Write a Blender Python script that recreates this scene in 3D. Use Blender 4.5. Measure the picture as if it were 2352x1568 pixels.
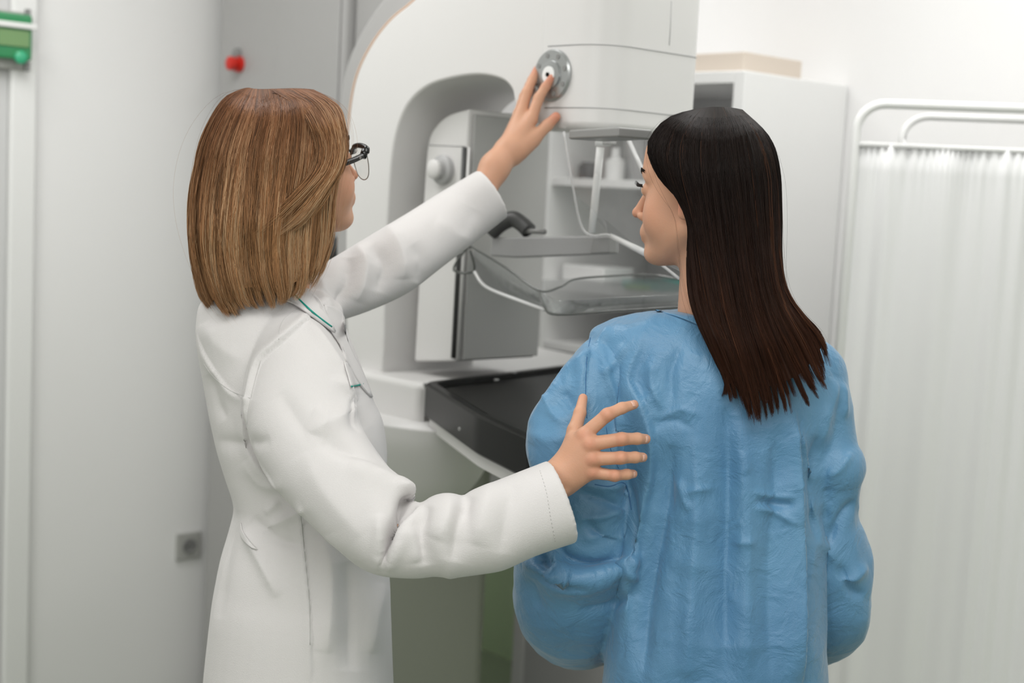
import bpy, bmesh, math, random
import numpy as np
from mathutils import Vector, Matrix
from mathutils.bvhtree import BVHTree
random.seed(7); RNG = np.random.default_rng(7)
for o in list(bpy.data.objects): bpy.data.objects.remove(o)
SC = bpy.context.scene; COL = SC.collection
# ------------------------------------------------------------------ camera
FPX = 3267.0; PITCH = math.radians(6.0); ROLL = math.radians(2.9)
CAM = np.array([0.0, 0.0, 1.55])
FW = np.array([0, math.cos(PITCH), -math.sin(PITCH)])
R0 = np.array([1.0, 0, 0]); U0 = np.array([0, math.sin(PITCH), math.cos(PITCH)])
RT = math.cos(ROLL)*R0 + math.sin(ROLL)*U0
UP = -math.sin(ROLL)*R0 + math.cos(ROLL)*U0
cd = bpy.data.cameras.new('camera'); cam = bpy.data.objects.new('camera', cd); COL.objects.link(cam)
cd.sensor_width = 36.0; cd.lens = FPX/2352*36.0; cd.clip_start = 0.05; cd.clip_end = 50
cam.matrix_world = Matrix(((RT[0], UP[0], -FW[0], CAM[0]), (RT[1], UP[1], -FW[1], CAM[1]), (RT[2], UP[2], -FW[2], CAM[2]), (0, 0, 0, 1)))
cd.dof.use_dof = True; cd.dof.focus_distance = 2.02; cd.dof.aperture_fstop = 3.2
SC.camera = cam
# ------------------------------------------------------------------ world, lights, exposure
SC.view_settings.view_transform = 'Standard'; SC.view_settings.look = 'None'
SC.view_settings.gamma = 1.0; SC.view_settings.use_curve_mapping = False
SC.view_settings.exposure = 0.12
W = bpy.data.worlds.new('world'); SC.world = W; W.use_nodes = True
W.node_tree.nodes['Background'].inputs[0].default_value = (1.0, 0.985, 0.96, 1)
W.node_tree.nodes['Background'].inputs[1].default_value = 0.62
def area(name, loc, target, sx, sy, power, col=(1, 1, 1)):
    l = bpy.data.lights.new(name, 'AREA'); l.shape = 'RECTANGLE'; l.size = sx; l.size_y = sy; l.energy = power; l.color = col
    o = bpy.data.objects.new(name, l); COL.objects.link(o); o.location = loc
    o.rotation_euler = (Vector(target)-Vector(loc)).to_track_quat('-Z', 'Y').to_euler()
    return o
area('ceiling_light_panel', (0.7, 2.75, 2.72), (0.7, 2.75, 0), 1.2, .6, 13, (1, 0.99, 0.98))
area('ceiling_light_panel_left', (-1.05, 2.7, 2.72), (-1.05, 2.7, 0), 1.2, .6, 16, (1, 0.99, 0.98))
area('ceiling_light_panel_front', (0.1, 0.7, 2.72), (0.1, 0.7, 0), 1.8, 1.2, 30, (1, 0.99, 0.97))
area('corner_fill_light', (0.02, 4.25, 2.72), (0.02, 4.25, 0), .3, .3, 5.5, (1, 0.99, 0.98))  # added fill that brightens the dim corner between machine and cabinet
area('window_daylight', (1.9, -1.2, 1.9), (0.0, 2.3, 1.2), 1.6, 1.4, 13, (1, 0.99, 0.98))
area('fill_light_left', (-1.7, -1.2, 2.0), (0.2, 2.6, 1.3), 1.6, 1.4, 20, (1, 0.99, 0.98))  # added fill for the machine's near side, no known window there
# ------------------------------------------------------------------ pixel helpers (2352 x 1568)
def P(px, py, d):
    return CAM + d*(FW + (px-1176.0)/FPX*RT + (784.0-py)/FPX*UP)
def RAY(px, py):
    return FW + (px-1176.0)/FPX*RT + (784.0-py)/FPX*UP
def PZ(px, py, z):
    r = RAY(px, py); return CAM + r*(z-CAM[2])/r[2]
def PP(px, py, n, c):
    n = np.array(n, float); r = RAY(px, py); return CAM + r*(c-n@CAM)/(n@r)
def proj(V):
    D = V-CAM; z = D@FW
    return 1176.0+FPX*(D@RT)/z, 784.0-FPX*(D@UP)/z, z
TH = math.radians(47.0)
WV = np.array([math.sin(TH), math.cos(TH), 0.0]); UV = np.array([math.cos(TH), -math.sin(TH), 0.0]); ZV = np.array([0, 0, 1.0])
# ------------------------------------------------------------------ materials
def mat(name, col, rough=0.5, metal=0.0, bump=0.0, bscale=50.0, spec=0.5, var=0.0, vscale=3.0, emis=None, estr=0, coat=0.0, trans=0.0, sheen=0.0, stretch=None, subsurf=0.0):
    m = bpy.data.materials.new(name); m.use_nodes = True; nt = m.node_tree; b = nt.nodes['Principled BSDF']
    b.inputs['Base Color'].default_value = (*col, 1); b.inputs['Roughness'].default_value = rough; b.inputs['Metallic'].default_value = metal
    b.inputs['Specular IOR Level'].default_value = spec; b.inputs['Coat Weight'].default_value = coat
    b.inputs['Sheen Weight'].default_value = sheen; b.inputs['Transmission Weight'].default_value = trans
    if subsurf:
        b.inputs['Subsurface Weight'].default_value = subsurf; b.inputs['Subsurface Radius'].default_value = (0.012, 0.005, 0.003); b.inputs['Subsurface Scale'].default_value = 1.0
    if emis: b.inputs['Emission Color'].default_value = (*emis, 1); b.inputs['Emission Strength'].default_value = estr
    tc = nt.nodes.new('ShaderNodeTexCoord'); src = tc.outputs['Object']
    if stretch:
        mp = nt.nodes.new('ShaderNodeMapping'); mp.inputs['Scale'].default_value = stretch; nt.links.new(src, mp.inputs[0]); src = mp.outputs[0]
    nz = nt.nodes.new('ShaderNodeTexNoise'); nz.inputs['Scale'].default_value = vscale; nz.inputs['Detail'].default_value = 4; nt.links.new(src, nz.inputs['Vector'])
    mx = nt.nodes.new('ShaderNodeMix'); mx.data_type = 'RGBA'; nt.links.new(nz.outputs['Fac'], mx.inputs['Factor'])
    mx.inputs[6].default_value = (*[c*(1-var) for c in col], 1); mx.inputs[7].default_value = (*[min(1, c*(1+var)) for c in col], 1)
    nt.links.new(mx.outputs[2], b.inputs['Base Color'])
    if bump:
        n2 = nt.nodes.new('ShaderNodeTexNoise'); n2.inputs['Scale'].default_value = bscale; n2.inputs['Detail'].default_value = 3; nt.links.new(src, n2.inputs['Vector'])
        bp = nt.nodes.new('ShaderNodeBump'); bp.inputs['Strength'].default_value = bump; bp.inputs['Distance'].default_value = 0.002
        nt.links.new(n2.outputs['Fac'], bp.inputs['Height']); nt.links.new(bp.outputs[0], b.inputs['Normal'])
    return m
def clear_mat(name, tint, gloss=0.15, rough=0.03, alpha=0.12, body=(0.8, 0.82, 0.82)):
    m = bpy.data.materials.new(name); m.use_nodes = True; nt = m.node_tree; nt.nodes.clear()
    out = nt.nodes.new('ShaderNodeOutputMaterial'); tr = nt.nodes.new('ShaderNodeBsdfTransparent'); tr.inputs[0].default_value = (*tint, 1)
    gl = nt.nodes.new('ShaderNodeBsdfGlossy'); gl.inputs['Roughness'].default_value = rough; df = nt.nodes.new('ShaderNodeBsdfDiffuse'); df.inputs[0].default_value = (*body, 1)
    fc = nt.nodes.new('ShaderNodeLayerWeight'); fc.inputs[0].default_value = 0.5
    pw = nt.nodes.new('ShaderNodeMath'); pw.operation = 'POWER'; pw.inputs[1].default_value = 4.0; nt.links.new(fc.outputs['Facing'], pw.inputs[0])
    lw = nt.nodes.new('ShaderNodeMath'); lw.operation = 'MULTIPLY_ADD'; lw.inputs[1].default_value = 0.6; lw.inputs[2].default_value = 0.04; nt.links.new(pw.outputs[0], lw.inputs[0])
    m1 = nt.nodes.new('ShaderNodeMixShader'); m2 = nt.nodes.new('ShaderNodeMixShader'); m1.inputs[0].default_value = alpha
    nt.links.new(tr.outputs[0], m1.inputs[1]); nt.links.new(df.outputs[0], m1.inputs[2])
    nt.links.new(lw.outputs[0], m2.inputs[0]); nt.links.new(m1.outputs[0], m2.inputs[1]); nt.links.new(gl.outputs[0], m2.inputs[2])
    nt.links.new(m2.outputs[0], out.inputs[0]); return m
# ------------------------------------------------------------------ objects
def mesh_obj(name, V, F, m, parent=None, smooth=True):
    me = bpy.data.meshes.new(name); me.from_pydata([tuple(v) for v in V], [], F) if not isinstance(F, np.ndarray) else fast_mesh(me, V, F)
    me.update()
    if smooth: me.polygons.foreach_set('use_smooth', [True]*len(me.polygons))
    if m is not None: me.materials.append(m)
    o = bpy.data.objects.new(name, me); COL.objects.link(o)
    if parent is not None: o.parent = parent; o.matrix_parent_inverse = parent_inv(parent)
    return o
def parent_inv(p):
    mw = p.matrix_basis.copy(); q = p
    while q.parent is not None:
        mw = q.parent.matrix_basis @ q.matrix_parent_inverse @ mw if False else mw
        q = q.parent
    # every root is an Empty at its base with no rotation; parts carry world coordinates
    r = p
    while r.parent is not None: r = r.parent
    return Matrix.Translation(-Vector(r.location)) if p.parent is None else Matrix.Identity(4)
def fast_mesh(me, V, F):
    V = np.ascontiguousarray(V, dtype=np.float32); F = np.ascontiguousarray(F, dtype=np.int32); k = F.shape[1]
    me.vertices.add(len(V)); me.vertices.foreach_set('co', V.ravel())
    me.loops.add(F.size); me.loops.foreach_set('vertex_index', F.ravel())
    me.polygons.add(len(F)); me.polygons.foreach_set('loop_start', np.arange(0, F.size, k, dtype=np.int32))
    me.polygons.foreach_set('loop_total', np.full(len(F), k, dtype=np.int32))
    me.update(calc_edges=True); me.validate()
def tag(o, label=None, cat=None, group=None, kind=None):
    if label: o['label'] = label
    if cat: o['category'] = cat
    if group: o['group'] = group
    if kind: o['kind'] = kind
    return o
def empty(name, loc, label, cat, group=None):
    o = bpy.data.objects.new(name, None); COL.objects.link(o); o.location = Vector(loc); o.empty_display_size = 0.1
    return tag(o, label, cat, group)
def bm_obj(name, bm, m, parent=None, smooth=True, bevel=0.0, seg=3, angle=35):
    me = bpy.data.meshes.new(name); bmesh.ops.recalc_face_normals(bm, faces=bm.faces); bm.to_mesh(me); bm.free()
    if smooth: me.polygons.foreach_set('use_smooth', [True]*len(me.polygons))
    if m is not None: me.materials.append(m)
    o = bpy.data.objects.new(name, me); COL.objects.link(o)
    if parent is not None: o.parent = parent; o.matrix_parent_inverse = parent_inv(parent)
    if bevel:
        md = o.modifiers.new('bevel', 'BEVEL'); md.width = bevel; md.segments = seg; md.limit_method = 'ANGLE'; md.angle_limit = math.radians(angle); md.harden_normals = True
    elif smooth:
        pass
    return o
def prism_bm(bottom, off):
    """closed prism: polygon of 3D points pushed along off"""
    bm = bmesh.new(); off = np.array(off, float)
    a = [bm.verts.new(tuple(p)) for p in bottom]; b = [bm.verts.new(tuple(np.array(p)+off)) for p in bottom]
    bm.faces.new(a); bm.faces.new(b[::-1]); n = len(a)
    for i in range(n): bm.faces.new((a[i], b[i], b[(i+1) % n], a[(i+1) % n]))
    return bm
def obox_bm(c, ax, ay, az, bm=None):
    """box: centre and three half-axis vectors"""
    bm = bm or bmesh.new(); c, ax, ay, az = map(lambda q: np.array(q, float), (c, ax, ay, az)); v = []
    for sx in (-1, 1):
        for sy in (-1, 1):
            for sz in (-1, 1): v.append(bm.verts.new(tuple(c+sx*ax+sy*ay+sz*az)))
    for f in ((0, 1, 3, 2), (4, 6, 7, 5), (0, 4, 5, 1), (2, 3, 7, 6), (0, 2, 6, 4), (1, 5, 7, 3)): bm.faces.new([v[i] for i in f])
    return bm
def catmull(pts, n=8, closed=False):
    pts = [np.array(p, float) for p in pts]; N = len(pts); out = []
    rng = range(N if closed else N-1)
    for i in rng:
        g = (lambda k: pts[k % N]) if closed else (lambda k: pts[min(max(k, 0), N-1)])
        p0, p1, p2, p3 = g(i-1), g(i), g(i+1), g(i+2)
        for j in range(n):
            t = j/n; out.append(0.5*((2*p1)+(-p0+p2)*t+(2*p0-5*p1+4*p2-p3)*t*t+(-p0+3*p1-3*p2+p3)*t**3))
    if not closed: out.append(pts[-1])
    return out
def tube_VF(pts, rad, k=8, cap=True, closed=False):
    pts = np.array(pts, float); n = len(pts); rad = np.broadcast_to(np.array(rad, float), (n,))
    T = np.gradient(pts, axis=0) if not closed else np.roll(pts, -1, 0)-np.roll(pts, 1, 0)
    T /= np.linalg.norm(T, axis=1)[:, None]+1e-12
    a = np.array([0, 0, 1.0]) if abs(T[0][2]) < 0.9 else np.array([1.0, 0, 0]); V = []
    N = np.cross(T[0], a); N /= np.linalg.norm(N)
    for i in range(n):
        N = N-T[i]*(N@T[i]); N /= np.linalg.norm(N)+1e-12; B = np.cross(T[i], N)
        for j in range(k):
            t = 2*math.pi*j/k; V.append(pts[i]+rad[i]*(math.cos(t)*N+math.sin(t)*B))
    F = []
    for i in range(n if closed else n-1):
        for j in range(k):
            F.append((i*k+j, i*k+(j+1) % k, ((i+1) % n)*k+(j+1) % k, ((i+1) % n)*k+j))
    if cap and not closed: F.append(tuple(range(k))[::-1]); F.append(tuple((n-1)*k+j for j in range(k)))
    return V, F
def tube(name, pts, rad, m, parent=None, k=10, closed=False):
    V, F = tube_VF(pts, rad, k, True, closed); return mesh_obj(name, V, F, m, parent)
def merge_VF(parts):
    V, F = [], []
    for v, f in parts:
        o = len(V); V += list(v); F += [tuple(i+o for i in q) for q in f]
    return V, F
def lathe(name, c, axis, prof, m, parent=None, k=40):
    """prof: list of (offset along axis, radius)"""
    axis = np.array(axis, float); axis /= np.linalg.norm(axis); a = np.array([0, 0, 1.0]) if abs(axis[2]) < .9 else np.array([1.0, 0, 0])
    N = np.cross(axis, a); N /= np.linalg.norm(N); B = np.cross(axis, N); V = []; F = []; c = np.array(c, float)
    for h, r in prof:
        for j in range(k): t = 2*math.pi*j/k; V.append(c+axis*h+r*(math.cos(t)*N+math.sin(t)*B))
    for i in range(len(prof)-1):
        for j in range(k): F.append((i*k+j, i*k+(j+1) % k, (i+1)*k+(j+1) % k, (i+1)*k+j))
    F.append(tuple(range(k))[::-1]); F.append(tuple((len(prof)-1)*k+j for j in range(k)))
    o = mesh_obj(name, V, F, m, parent)
    md = o.modifiers.new('split', 'EDGE_SPLIT'); md.split_angle = math.radians(40); return o
# ================================================================== THE ROOM
M_WALL = mat('wall_paint', (0.85, 0.845, 0.84), 0.75, bump=0.05, bscale=120, var=0.01)
M_FLOOR = mat('green_vinyl', (0.22, 0.265, 0.18), 0.35, var=0.06, vscale=20)
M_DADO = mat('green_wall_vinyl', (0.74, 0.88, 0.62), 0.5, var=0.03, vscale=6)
M_CEIL = mat('ceiling_paint', (0.85, 0.85, 0.84), 0.8)
M_WHITE = mat('machine_plastic', (0.71, 0.70, 0.69), 0.38, var=0.008, vscale=2)
M_GREY = mat('machine_grey_plastic', (0.40, 0.395, 0.39), 0.45, var=0.01)
M_MGREY = mat('machine_mid_grey', (0.24, 0.24, 0.235), 0.4)
M_DARK = mat('machine_dark_grey', (0.06, 0.06, 0.06), 0.45)
M_BLACK = mat('carbon_black', (0.003, 0.0035, 0.003), 0.3, var=0.2, vscale=60, spec=.10)
M_BLACKIN = mat('detector_panel', (0.014, 0.014, 0.013), 0.4, var=0.05, spec=.15)
M_STEEL = mat('brushed_steel', (0.50, 0.50, 0.50), 0.28, metal=0.9, bump=0.05, bscale=200)
M_LAM = mat('white_laminate', (0.84, 0.84, 0.83), 0.35)
M_LAMG = mat('grey_laminate', (0.62, 0.62, 0.62), 0.5)
M_RED = mat('red_button', (0.60, 0.02, 0.01), 0.3)
M_CLEAR = clear_mat('clear_acrylic', (0.93, 0.94, 0.94), alpha=0.10, body=(.75, .76, .76))
M_EDGE = clear_mat('acrylic_edge', (0.55, 0.56, 0.55), alpha=0.5, body=(0.22, 0.23, 0.22))
M_EDGEW = clear_mat('acrylic_bright_edge', (0.9, 0.9, 0.9), alpha=0.6, body=(0.9, 0.9, 0.9))
ul = float(UV@np.array([*P(430, 1255, 4.20)]))           # left wall plane  u.p = ul
wb = float(WV@np.array([*P(1885, 500, 3.75)]))+0.03       # back wall plane  w.p = wb
def UW(u, w, z): return UV*u+WV*w+ZV*z
def slab(name, u0, u1, w0, w1, z0, z1, m, parent=None, bevel=0.0):
    c = UW((u0+u1)/2, (w0+w1)/2, (z0+z1)/2)
    return bm_obj(name, obox_bm(c, UV*(u1-u0)/2, WV*(w1-w0)/2, ZV*(z1-z0)/2), m, parent, smooth=bevel > 0, bevel=bevel)
def S(o): o['kind'] = 'structure'; return o
UR, WF = ul+6.2, wb-6.4
S(slab('floor', ul-.1, UR+.1, WF-.1, wb+.1, -.1, 0, M_FLOOR))
S(slab('ceiling', ul-.1, UR+.1, WF-.1, wb+.1, 2.75, 2.85, M_CEIL))
S(slab('wall_left', ul-.1, ul, WF-.1, wb+.1, 0, 2.75, M_WALL))
S(slab('wall_back', ul, UR+.1, wb, wb+.1, 0, 2.75, M_WALL))
S(slab('wall_right', UR, UR+.1, WF, wb, 0, 2.75, M_WALL))
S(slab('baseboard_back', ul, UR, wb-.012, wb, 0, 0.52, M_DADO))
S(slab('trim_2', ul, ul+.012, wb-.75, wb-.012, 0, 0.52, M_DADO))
# casing strip at the far left of the wall
pa = PP(68, 700, UV, ul); pb = PP(8, 700, UV, ul)
S(slab('trim_1', ul, ul+.03, float(pb@WV), float(pa@WV), 0, 2.4, M_LAM, bevel=.008))
S(slab('door_1', ul, ul+.012, float(pb@WV)-.9, float(pb@WV), 0, 2.35, M_LAMG, bevel=.004))
# green wall box, top left
b0 = PP(-30, 90, UV, ul+.03); b1 = PP(62, 90, UV, ul+.03); zt = PP(30, 26, UV, ul+.03)[2]; zb = PP(30, 160, UV, ul+.03)[2]
w0, w1 = float(b0@WV), float(b1@WV); wc = (w0+w1)/2
box = empty('wall_alarm_box', UW(ul, wc, zb), 'small green and grey alarm box with a white band high on the left wall', 'alarm box')
M_GRN = mat('green_cover', (0.035, 0.26, 0.10), 0.12, coat=0.6); M_GRNL = mat('pale_green_window', (0.20, 0.34, 0.15), 0.2); M_GBOX = mat('alarm_grey', (0.42, 0.42, 0.40), 0.5)
slab('back_box', ul, ul+.045, w0, w1, zb, zt, M_GBOX, box, .006)
H = zt-zb
slab('cover', ul+.046, ul+.07, w0+.002, w1-.002, zb+.16*H, zt-.05*H, M_GRN, box, .008)
slab('window_pane', ul+.0705, ul+.074, w0+.012, w1-.012, zb+.38*H, zb+.66*H, M_GRNL, box, .002)
slab('band', ul+.0705, ul+.082, w0-.003, w1+.006, zb+.69*H, zb+.79*H, M_LAM, box, .003)
for wv in (w0+.008, w1-.008):
    for zv in (zb+.01, zt-.004):
        slab('corner_clip', ul+.045, ul+.055, wv-.007, wv+.007, zv-.012, zv+.012, M_MGREY, box, .002)
lathe('push_button', UW(ul+.068, w1-.035, zb+.2*H), UV, [(0, .016), (.010, .016), (.014, .010)], mat('green_button', (0.05, 0.42, 0.22), 0.2), box)
# wall socket
c = PP(430, 1252, UV, ul)
sk = empty('wall_socket', c, 'grey wall socket low on the wall beside the machine column', 'socket')
cu, cw, cz = ul, float(c@WV), c[2]
slab('cover_plate', ul, ul+.012, cw-.04, cw+.04, cz-.04, cz+.04, M_GBOX, sk, .004)
lathe('socket_well', UW(ul+.0125, cw, cz), UV, [(0, .022), (.003, .022), (.0031, .017), (.0005, .016)], M_MGREY, sk)
for s in (-1, 1): lathe('contact_hole', UW(ul+.0136, cw+s*.009, cz), UV, [(0, .003), (.0006, .003)], M_BLACK, sk, k=16)

# ================================================================== MAMMOGRAPHY MACHINE
CS = float(WV@P(1270, 173, 2.6))
def SP(px, py, off=0.0): return PP(px, py, WV, CS+off)
base0 = SP(900, 800, .2); mach = empty('mammography_machine', (base0[0], base0[1], 0), 'large white mammography machine with curved arm and tall grey column', 'mammography machine')
GC = .30
g0 = PP(500, 150, WV, CS+GC); g1 = PP(786, 150, WV, CS+GC)
ga, gb = float(g0@UV), float(g1@UV); gm = float(PP(640, 150, WV, CS+GC)@UV)
slab('gantry_column', ga, gb-.004, CS+GC, CS+GC+.42, 0.0, 2.5, M_GREY, mach, .02)
slab('column_panel', gm, gb-.012, CS+GC-.006, CS+GC, 0.05, 2.48, M_GREY, mach, .003)
g2 = float(PP(1108, 1100, WV, CS+GC)@UV)
slab('column_rear_cover', gb, gb+.16, CS+GC+.03, CS+GC+.40, 0.0, 2.5, M_GREY, mach, .015)
slab('base_housing', gb-.005, g2, CS+GC+.01, CS+GC+.03, 0.0, 0.98, mat('base_shaded_grey', (.22, .235, .19), .5), mach, .02)  # darker olive puts the shade and green floor bounce into the colour
slab('foot_plate', ga, g2+.05, CS+GC-.05, CS+GC+.46, 0.0, 0.05, M_GREY, mach, .02)
# emergency stop
e = PP(552, 148, WV, CS+GC); es = lathe('emergency_stop', e, -WV, [(0, .022), (.012, .022), (.013, .012), (.022, .012), (.023, .019), (.036, .019), (.041, .012)], M_RED, mach)
e2 = PP(548, 124, WV, CS+GC); lathe('stop_collar', e2, -WV, [(0, .017), (.012, .015), (.016, .006)], M_MGREY, es)
# small dark disc between column and arm
e = PP(768, 570, WV, CS+GC-.02); lathe('dark_disc', e, -WV, [(0, .03), (.03, .03), (.04, .02)], M_DARK, mach)
# ring behind the arm (grey)
out = [(1000, -190), (930, -60), (868, 8), (828, 70), (800, 130), (783, 200), (776, 300), (772, 420), (770, 600), (775, 760), (800, 880), (830, 940), (900, 900), (930, 300), (1000, 120), (1200, 60), (1250, -190)]
bm = prism_bm([SP(x, y, .05) for x, y in catmull([np.array(p) for p in out], 4, True)], WV*.22)
bm_obj('arm_ring', bm, M_GREY, mach, bevel=.012)
# the C arm with x-ray head: side outline pushed along w
outer = [(1392, -260), (1150, -260), (1010, -60), (948, 2), (900, 42), (862, 88), (830, 145), (811, 205), (800, 290), (796, 400), (793, 560), (793, 700), (800, 800), (815, 860), (840, 905), (870, 920)]
inner = [(880, 800), (884, 600), (890, 480), (897, 380), (911, 300), (938, 238), (982, 198), (1040, 179), (1100, 172), (1150, 182), (1174, 204), (1182, 238), (1200, 268), (1250, 290), (1320, 299), (1392, 304)]
oc = [tuple(p) for p in catmull([np.array(p, float) for p in outer[2:]], 5)]; ic = [tuple(p) for p in catmull([np.array(p, float) for p in inner], 5)]
outer[0] = (1300, -260); ic = [q for q in ic if q[0] < 1300]+[(1300, 297)]
bm = prism_bm([SP(*p) for p in outer[:2]+oc+ic], WV*.26)
arm = bm_obj('curved_arm', bm, M_WHITE, mach, bevel=.035, seg=6, angle=50)
hu0, hu1 = float(SP(1238, 100)@UV), float(SP(1392, 100)@UV); HR = .075; hz0 = float(SP(1340, 300)[2])
def head_line(z, d=0.0, full=False):
    q = [UW(hu0 if full else float(SP(1262, 100)@UV), CS-.003-d, z)]
    for t in np.linspace(0, math.pi/2, 12): q.append(UW(hu1-HR+(HR+d)*math.sin(t), CS-.003+HR-(HR+d)*math.cos(t), z))
    for t in np.linspace(math.pi/2, math.pi, 8): q.append(UW(hu1-.04+(.04+d)*math.sin(t), CS+.27-.04-(.04+d)*math.cos(t), z))
    if full: q.append(UW(hu0, CS+.27, z))
    return q
bm_obj('xray_head', prism_bm(head_line(hz0, 0, True), ZV*.75), M_WHITE, mach, bevel=.018, seg=5, angle=60)
# accent trim along the arm's outer edge
tube('edge_trim', [SP(x, y, .012) for x, y in oc[:36]], .0022, mat('copper_trim', (0.72, 0.5, 0.36), 0.4), arm)
# panel seams on the head
M_SEAM = mat('seam_grey', (0.42, 0.42, 0.42), 0.6)
def hseam(ys):   # a seam that runs along the side plane then round the front
    pts = [SP(x, y, -.0003) for x, y in ys]; return pts
hu = float(SP(1392, 100)@UV)
def FPt(px, py): return PP(px, py, UV, hu)            # front face of the head
def seam(side, front, name='seam'):
    pts = [SP(*p) for p in side]+[FPt(*p) for p in front]
    # pull the corner points inward so that the line follows the bevelled edge
    return tube(name, catmull(pts, 6), .0011, M_SEAM, arm, k=6)
for zy in (104, 247):
    tube('seam', head_line(float(SP(1300, zy)[2]), .0003), .0011, M_SEAM, arm, k=6)
tube('seam', [FPt(1542, 2), FPt(1540, 60), FPt(1537, 104)], .0009, M_SEAM, arm, k=6)
# control dial
dc = SP(1273, 173, -.001)
dial = lathe('control_dial', dc, -WV, [(0, .047), (.006, .047), (.009, .044), (.0095, .026), (.013, .025), (.014, .017)], mat('dial_metal', (0.42, 0.43, 0.43), 0.3, metal=.75), mach)
lathe('dial_ring', dc-WV*.0142, -WV, [(0, .015), (.002, .015), (.0022, .011)], M_LAM, dial)
lathe('dial_center', dc-WV*.0165, -WV, [(0, .004), (.002, .004)], M_BLACK, dial, k=16)
for a in range(8):
    t = a*math.pi/4+.3; q = dc-WV*.0093+ZV*(.036*math.sin(t))+UV*(.036*math.cos(t))
    lathe('dial_mark', q, -WV, [(0, .0045), (.001, .0045)], M_MGREY, dial, k=12)
# under the head: paddle mount and light field window
hb = [(1285, 302), (1335, 297), (1505, 312), (1500, 325), (1330, 322)]
bm = prism_bm([PZ(x, y, PZ(1400, 304, 1.72)[2] if False else float(SP(1330, 303)[2])-.004) for x, y in ((1306, 298), (1392, 304), (1500, 298), (1420, 291))], -ZV*.016)
bm_obj('head_underside', bm, M_MGREY, mach, bevel=.004)
# inner column (white side, grey front) standing in the arm's opening
co = .055
sp = lambda x, y: SP(x, y, co)
top = [(980, 830), (980, 620), (981, 420), (984, 330), (998, 292), (1028, 264), (1078, 249), (1078, 830)]
bm = prism_bm([sp(1046+(x-1078)*1.0+(0), y) if False else sp(x-(y-300)*.055+ (0 if x < 1078 else -4), y) for x, y in catmull([np.array(p, float) for p in top[:-1]], 4)]+[sp(1046, 830)], WV*.225)
icol = bm_obj('inner_column', bm, M_WHITE, mach, bevel=.012, seg=4, angle=50)
# grey front face plate + slot
fu = float(sp(1076, 300)@UV)+.001
z_hi, z_lo = sp(1076, 262)[2], sp(1050, 826)[2]
slab('front_plate', fu-.003, fu+.004, CS+co+.012, CS+co+.222, z_lo, z_hi, mat('machine_front_grey', (0.43, 0.43, 0.42), .5), icol, .002)
tube('slot', [SP(1067, 338, co-.002), SP(1041, 822, co-.002)], .0055, M_DARK, icol, k=6)
tube('slot_edge', [SP(1078, 338, co-.002), SP(1052, 822, co-.002)], .003, M_WHITE, icol, k=6)
tube('seam', [SP(984, 333, co-.0005), SP(1068, 336, co-.0005)], .001, M_SEAM, icol, k=6)
kc = SP(1022, 390, co)
kn = lathe('angle_knob', kc, -WV, [(0, .030), (.012, .030), (.015, .026), (.016, .021), (.026, .020), (.029, .016)], mat('knob_grey', (.45, .45, .45), .4), mach)
lathe('knob_cap', kc-WV*.027, -WV, [(0, .0195), (.006, .0195), (.010, .014)], M_WHITE, kn)
# paddle carriage: bar and black grip
bar = [SP(1128, 543, co-.01), SP(1165, 536, co-.01), P(1396, 543, 2.66), P(1396, 583, 2.66), P(1160, 592, 2.78), SP(1124, 588, co-.01)]
bm = prism_bm([P(1128, 545, 2.80), P(1398, 541, 2.62), P(1398, 583, 2.62), P(1180, 592, 2.76), P(1124, 588, 2.80)], WV*.03)
car = bm_obj('paddle_carriage', bm, mat('carriage_grey', (.30, .30, .30), .35), mach, bevel=.004)
bm = prism_bm([P(1362, 546, 2.60), P(1399, 544, 2.59), P(1399, 580, 2.59), P(1354, 582, 2.60)], WV*.02); bm_obj('carriage_clip', bm, M_MGREY, car, bevel=.002)
tube('carriage_grip', catmull([P(1128, 535, 2.8), P(1150, 515, 2.79), P(1178, 503, 2.78), P(1200, 515, 2.77), P(1215, 530, 2.76)], 6), [.016]*25, M_DARK, car, k=12)
tube('carriage_lever', [P(1205, 530, 2.76), P(1252, 532, 2.72)], .005, M_MGREY, car, k=8)
# clear compression paddle
zp = PZ(1279, 722, 0)[2]
zpad = float(P(1279, 722, 2.50)[2])
bot = [(1279, 722), (1251, 710), (1198, 690), (1130, 664), (1100, 645), (1330, 640), (1500, 636), (1640, 672), (1660, 700)]
Bp = [PZ(x, y, zpad) for x, y in bot]
rim_px = [(1252, 690), (1237, 667), (1160, 612), (1085, 568)]
V = []; F = []
pl = bm_obj('compression_paddle', prism_bm(Bp, -ZV*.003), M_CLEAR, mach, smooth=False)
zr = zpad+.035
R0p = [P(1085, 568, 2.72), P(1160, 614, 2.64), P(1237, 667, 2.56)]; R1p = [P(1286, 659, 2.56), P(1321, 641, 2.60), P(1400, 634, 2.66), P(1496, 631, 2.72), P(1600, 650, 2.62)]
def wall_strip(lo, hi, name, m, th=.002):
    lo = catmull(lo, 6); hi = catmull(hi, 6); n = min(len(lo), len(hi)); V = []; F = []
    for i in range(n): V += [lo[i], hi[i]]
    F = [(2*i, 2*i+2, 2*i+3, 2*i+1) for i in range(n-1)]; o = mesh_obj(name, V, F, m, pl); sd = o.modifiers.new('t', 'SOLIDIFY'); sd.thickness = th; return o
wall_strip([PZ(1100, 640, zpad), PZ(1180, 682, zpad), PZ(1256, 711, zpad)], [R0p[0], R0p[1], R0p[2]], 'paddle_side_wall', M_CLEAR)
wall_strip([PZ(1256, 711, zpad), PZ(1279, 722, zpad), PZ(1420, 713, zpad), PZ(1640, 700, zpad)], [R0p[2], P(1290, 690, 2.5), P(1430, 684, 2.42), P(1640, 676, 2.34)], 'paddle_front_wall', M_CLEAR)
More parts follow.
